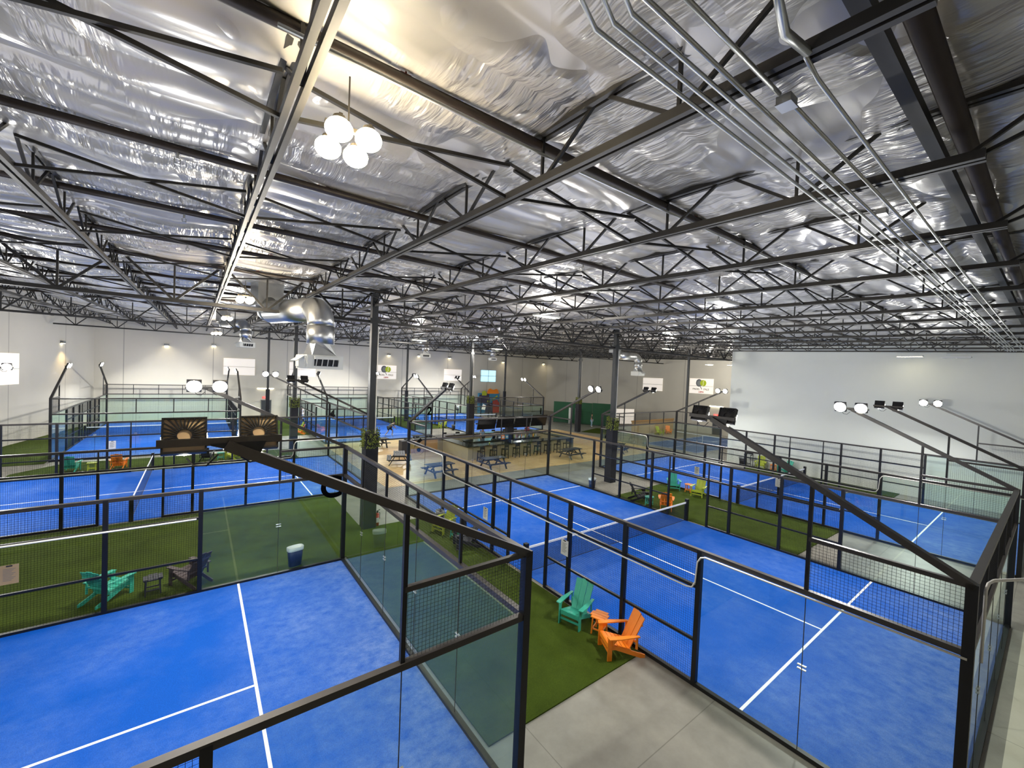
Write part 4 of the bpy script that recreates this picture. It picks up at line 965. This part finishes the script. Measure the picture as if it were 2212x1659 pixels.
# ---------------------------------------------------------------- people
def skin_mesh(name,verts,edges,radii,m,parent,root=0,lvl=1):
    me=bpy.data.meshes.new(name); me.from_pydata(verts,edges,[]); o=bpy.data.objects.new('tmp',me); COL.objects.link(o)
    md=o.modifiers.new('s','SKIN'); md.use_smooth_shade=True
    for i,r in enumerate(radii): me.skin_vertices[0].data[i].radius=(r,r) if not isinstance(r,tuple) else r
    me.skin_vertices[0].data[root].use_root=True
    sb=o.modifiers.new('u','SUBSURF'); sb.levels=lvl; sb.render_levels=lvl
    bpy.context.view_layer.update()
    ne=bpy.data.meshes.new_from_object(o.evaluated_get(bpy.context.evaluated_depsgraph_get())); bpy.data.objects.remove(o)
    ne.materials.clear(); ne.materials.append(M[m]); ne.name=name; return link(name,ne,parent)
STAND=dict(pelvis=(0,0,.95),spine=(0,0,1.16),chest=(0,0,1.36),neck=(0,0,1.50),head=(0,-.02,1.60),top=(0,-.01,1.72),
 shl=(-.19,0,1.41),ell=(-.25,.02,1.13),wrl=(-.26,-.1,.90),hal=(-.26,-.13,.83),shr=(.19,0,1.41),elr=(.25,.02,1.13),wrr=(.26,-.1,.90),har=(.26,-.13,.83),
 hil=(-.1,0,.90),knl=(-.12,-.02,.49),anl=(-.12,.03,.08),tol=(-.13,-.14,.03),hir=(.1,0,.90),knr=(.12,-.02,.49),anr=(.12,.03,.08),tor=(.13,-.14,.03))
RAD=dict(pelvis=.15,spine=.13,chest=.155,neck=.055,head=.085,top=.08,shl=.065,ell=.042,wrl=.03,hal=.035,shr=.065,elr=.042,wrr=.03,har=.035,hil=.085,knl=.058,anl=.04,tol=.035,hir=.085,knr=.058,anr=.04,tor=.035)
ED=[('pelvis','spine'),('spine','chest'),('chest','neck'),('neck','head'),('head','top'),('chest','shl'),('shl','ell'),('ell','wrl'),('wrl','hal'),('chest','shr'),('shr','elr'),('elr','wrr'),('wrr','har'),('pelvis','hil'),('hil','knl'),('knl','anl'),('anl','tol'),('pelvis','hir'),('hir','knr'),('knr','anr'),('anr','tor')]
def person(label,loc,rz,shirt,bottom,skin='skin',pose=None,hair='hair',long_pants=False,cap=None):
    J=dict(STAND); J.update(pose or {}); names=list(J); idx={n:i for i,n in enumerate(names)}
    r=thing('person',label,'person',loc,rz)
    V=[J[n] for n in names]; E=[(idx[a],idx[b]) for a,b in ED]; R=[RAD[n] for n in names]
    for side in 'lr':   # five fingers on each hand
        h=Vector(J['ha'+side]); w_=Vector(J['wr'+side]); d=(h-w_).normalized(); s=d.cross(Vector((1,0,0))); s=s.normalized() if s.length>.1 else Vector((0,1,0))
        for q,(o_,ln) in enumerate(((-.03,.075),(-.01,.085),(.01,.08),(.03,.065))):
            b=len(V); V.append(tuple(h+s*o_+d*ln)); E.append((idx['ha'+side],b)); R.append(.011)
        b=len(V); V.append(tuple(h+s*-.06+d*.01)); E.append((idx['wr'+side],b)); R.append(.012)
    skin_mesh('body',V,E,R,skin,r)
    def cloth(name,ns,grow,m,extra=()):
        loc_=[n for n in ns]; vs=[J[n] for n in loc_]; ii={n:i for i,n in enumerate(loc_)}; es=[(ii[a],ii[b]) for a,b in ED if a in ii and b in ii]; rr=[RAD[n]+grow for n in loc_]
        for a,b,t in extra:
            vs.append(tuple(Vector(J[a]).lerp(Vector(J[b]),t))); es.append((ii[a],len(vs)-1)); rr.append((RAD[a]*(1-t)+RAD[b]*t)+grow)
        skin_mesh(name,vs,es,rr,m,r)
    cloth('shirt',['pelvis','spine','chest','shl','shr'],.018,shirt,(('shl','ell',.6),('shr','elr',.6)))
    if long_pants: cloth('trousers',['pelvis','hil','hir','knl','knr','anl','anr'],.022,bottom)
    else: cloth('shorts',['pelvis','hil','hir'],.026,bottom,(('hil','knl',.8),('hir','knr',.8)))
    for s in 'lr': skin_mesh('shoe',[J['an'+s],J['to'+s]],[(0,1)],[.052,.05],'shoe',r)
    t=Vector(J['top']); h=Vector(J['head']); up=(t-h).normalized(); fw=(Vector((0,-1,0))-up*Vector((0,-1,0)).dot(up)); fw=fw.normalized() if fw.length>.1 else Vector((0,0,-1)); sd=up.cross(fw)
    MB().sphere(t+up*.015-fw*.02,.095,12,8,(1,1.05,.8)).build('hair' if not cap else 'cap',cap or hair,r,True)
    c=h+up*.03
    for s in (-1,1):
        MB().sphere(c+fw*.083+sd*s*.033+up*.02,.011,8,6).build('eye','dark',r); MB().sphere(c+sd*s*.088,.022,8,6,(.5,1,1.3)).build('ear',skin,r)
    MB().sphere(c+fw*.095,.014,8,6).build('nose',skin,r); MB().sphere(c+fw*.08-up*.04,.016,8,6,(1.4,.7,.5)).build('mouth','red',r)
    return r
bend=dict(pelvis=(0,.18,.86),spine=(0,.06,1.03),chest=(0,-.12,1.15),neck=(0,-.24,1.2),head=(0,-.34,1.22),top=(0,-.42,1.28),shl=(-.19,-.14,1.14),ell=(-.24,-.26,.90),wrl=(-.15,-.44,.78),hal=(-.12,-.5,.76),shr=(.19,-.14,1.14),elr=(.26,-.28,.9),wrr=(.2,-.48,.74),har=(.18,-.54,.72),
 hil=(-.1,.16,.82),knl=(-.15,-.12,.5),anl=(-.16,-.02,.08),tol=(-.17,-.18,.03),hir=(.1,.2,.82),knr=(.14,.22,.45),anr=(.16,.52,.12),tor=(.17,.40,.03))
person('player in grey shirt and dark cap bending low on the rear middle court',(6.6,39.75,.02),PI/2+.2,'shirt_g','dark','skin',bend,cap='dark')
rkt=thing('padel_racket','dark padel racket held by the bending player','racket',(7.13,39.8,.62)); MB().tube([(0,0,0),(.13,.02,.03)],.017,8).build('grip','black',rkt); MB().sphere((.27,.04,.07),.14,14,8,(1,.9,.14)).build('head','darkfurn',rkt,True)
run=dict(shl=(-.19,0,1.41),ell=(-.38,-.05,1.22),wrl=(-.55,-.15,1.25),hal=(-.61,-.18,1.26),shr=(.19,0,1.41),elr=(.42,-.1,1.3),wrr=(.62,-.15,1.4),har=(.69,-.17,1.42),knl=(-.1,-.18,.52),anl=(-.1,-.05,.10),tol=(-.1,-.2,.05),knr=(.12,.05,.48),anr=(.12,.22,.1),tor=(.12,.08,.03))
person('player in white top and dark trousers stretching on the rear right court',(23.0,55.2,.02),.3,'shirt_w','dark','skin2',run,long_pants=True)
person('blurred player in white clothing at the back of the rear middle court',(1.0,54.0,.02),.4,'shirt_w','shirt_w','skin')
person('bartender in pale blue shirt and black trousers behind the bar',(11.6,30.6,fl),.2,'shirt_b','dark','skin',long_pants=True)
person('customer in a pink top standing at the far right of the bar',(18.9,33.2,fl),1.9,'shirt_p','dark','skin')
person('person in grey top standing before the dark green screen wall',(33.6,37.4,0),.5,'shirt_g','shirt_b','skin',long_pants=True)
# ---------------------------------------------------------------- fill: added upward area lights that brighten the ceiling, no fixture behind them
for x in (-14,0,14,28):
    for y in (7,25,44):
        if x==28 and y==7: continue
        o=area('added_ceiling_fill',(x,y,4.6),(x,y+.01,10),(250,190,130)[(7,25,44).index(y)],7,7,(1,.97,.92))
W=bpy.data.worlds.new('world'); S.world=W; W.use_nodes=True; W.node_tree.nodes['Background'].inputs[0].default_value=(.75,.8,.9,1); W.node_tree.nodes['Background'].inputs[1].default_value=.3
S.view_settings.view_transform='Standard'; S.view_settings.look='None'; S.view_settings.exposure=0.33; S.view_settings.gamma=1.0
c=S.cycles; c.max_bounces=6; c.use_adaptive_sampling=True; c.adaptive_threshold=.04; c.adaptive_min_samples=16; c.diffuse_bounces=4; c.glossy_bounces=3; c.transmission_bounces=4; c.transparent_max_bounces=32; c.caustics_reflective=False; c.caustics_refractive=False; c.sample_clamp_indirect=4.0; c.use_denoising=True; c.blur_glossy=1.0
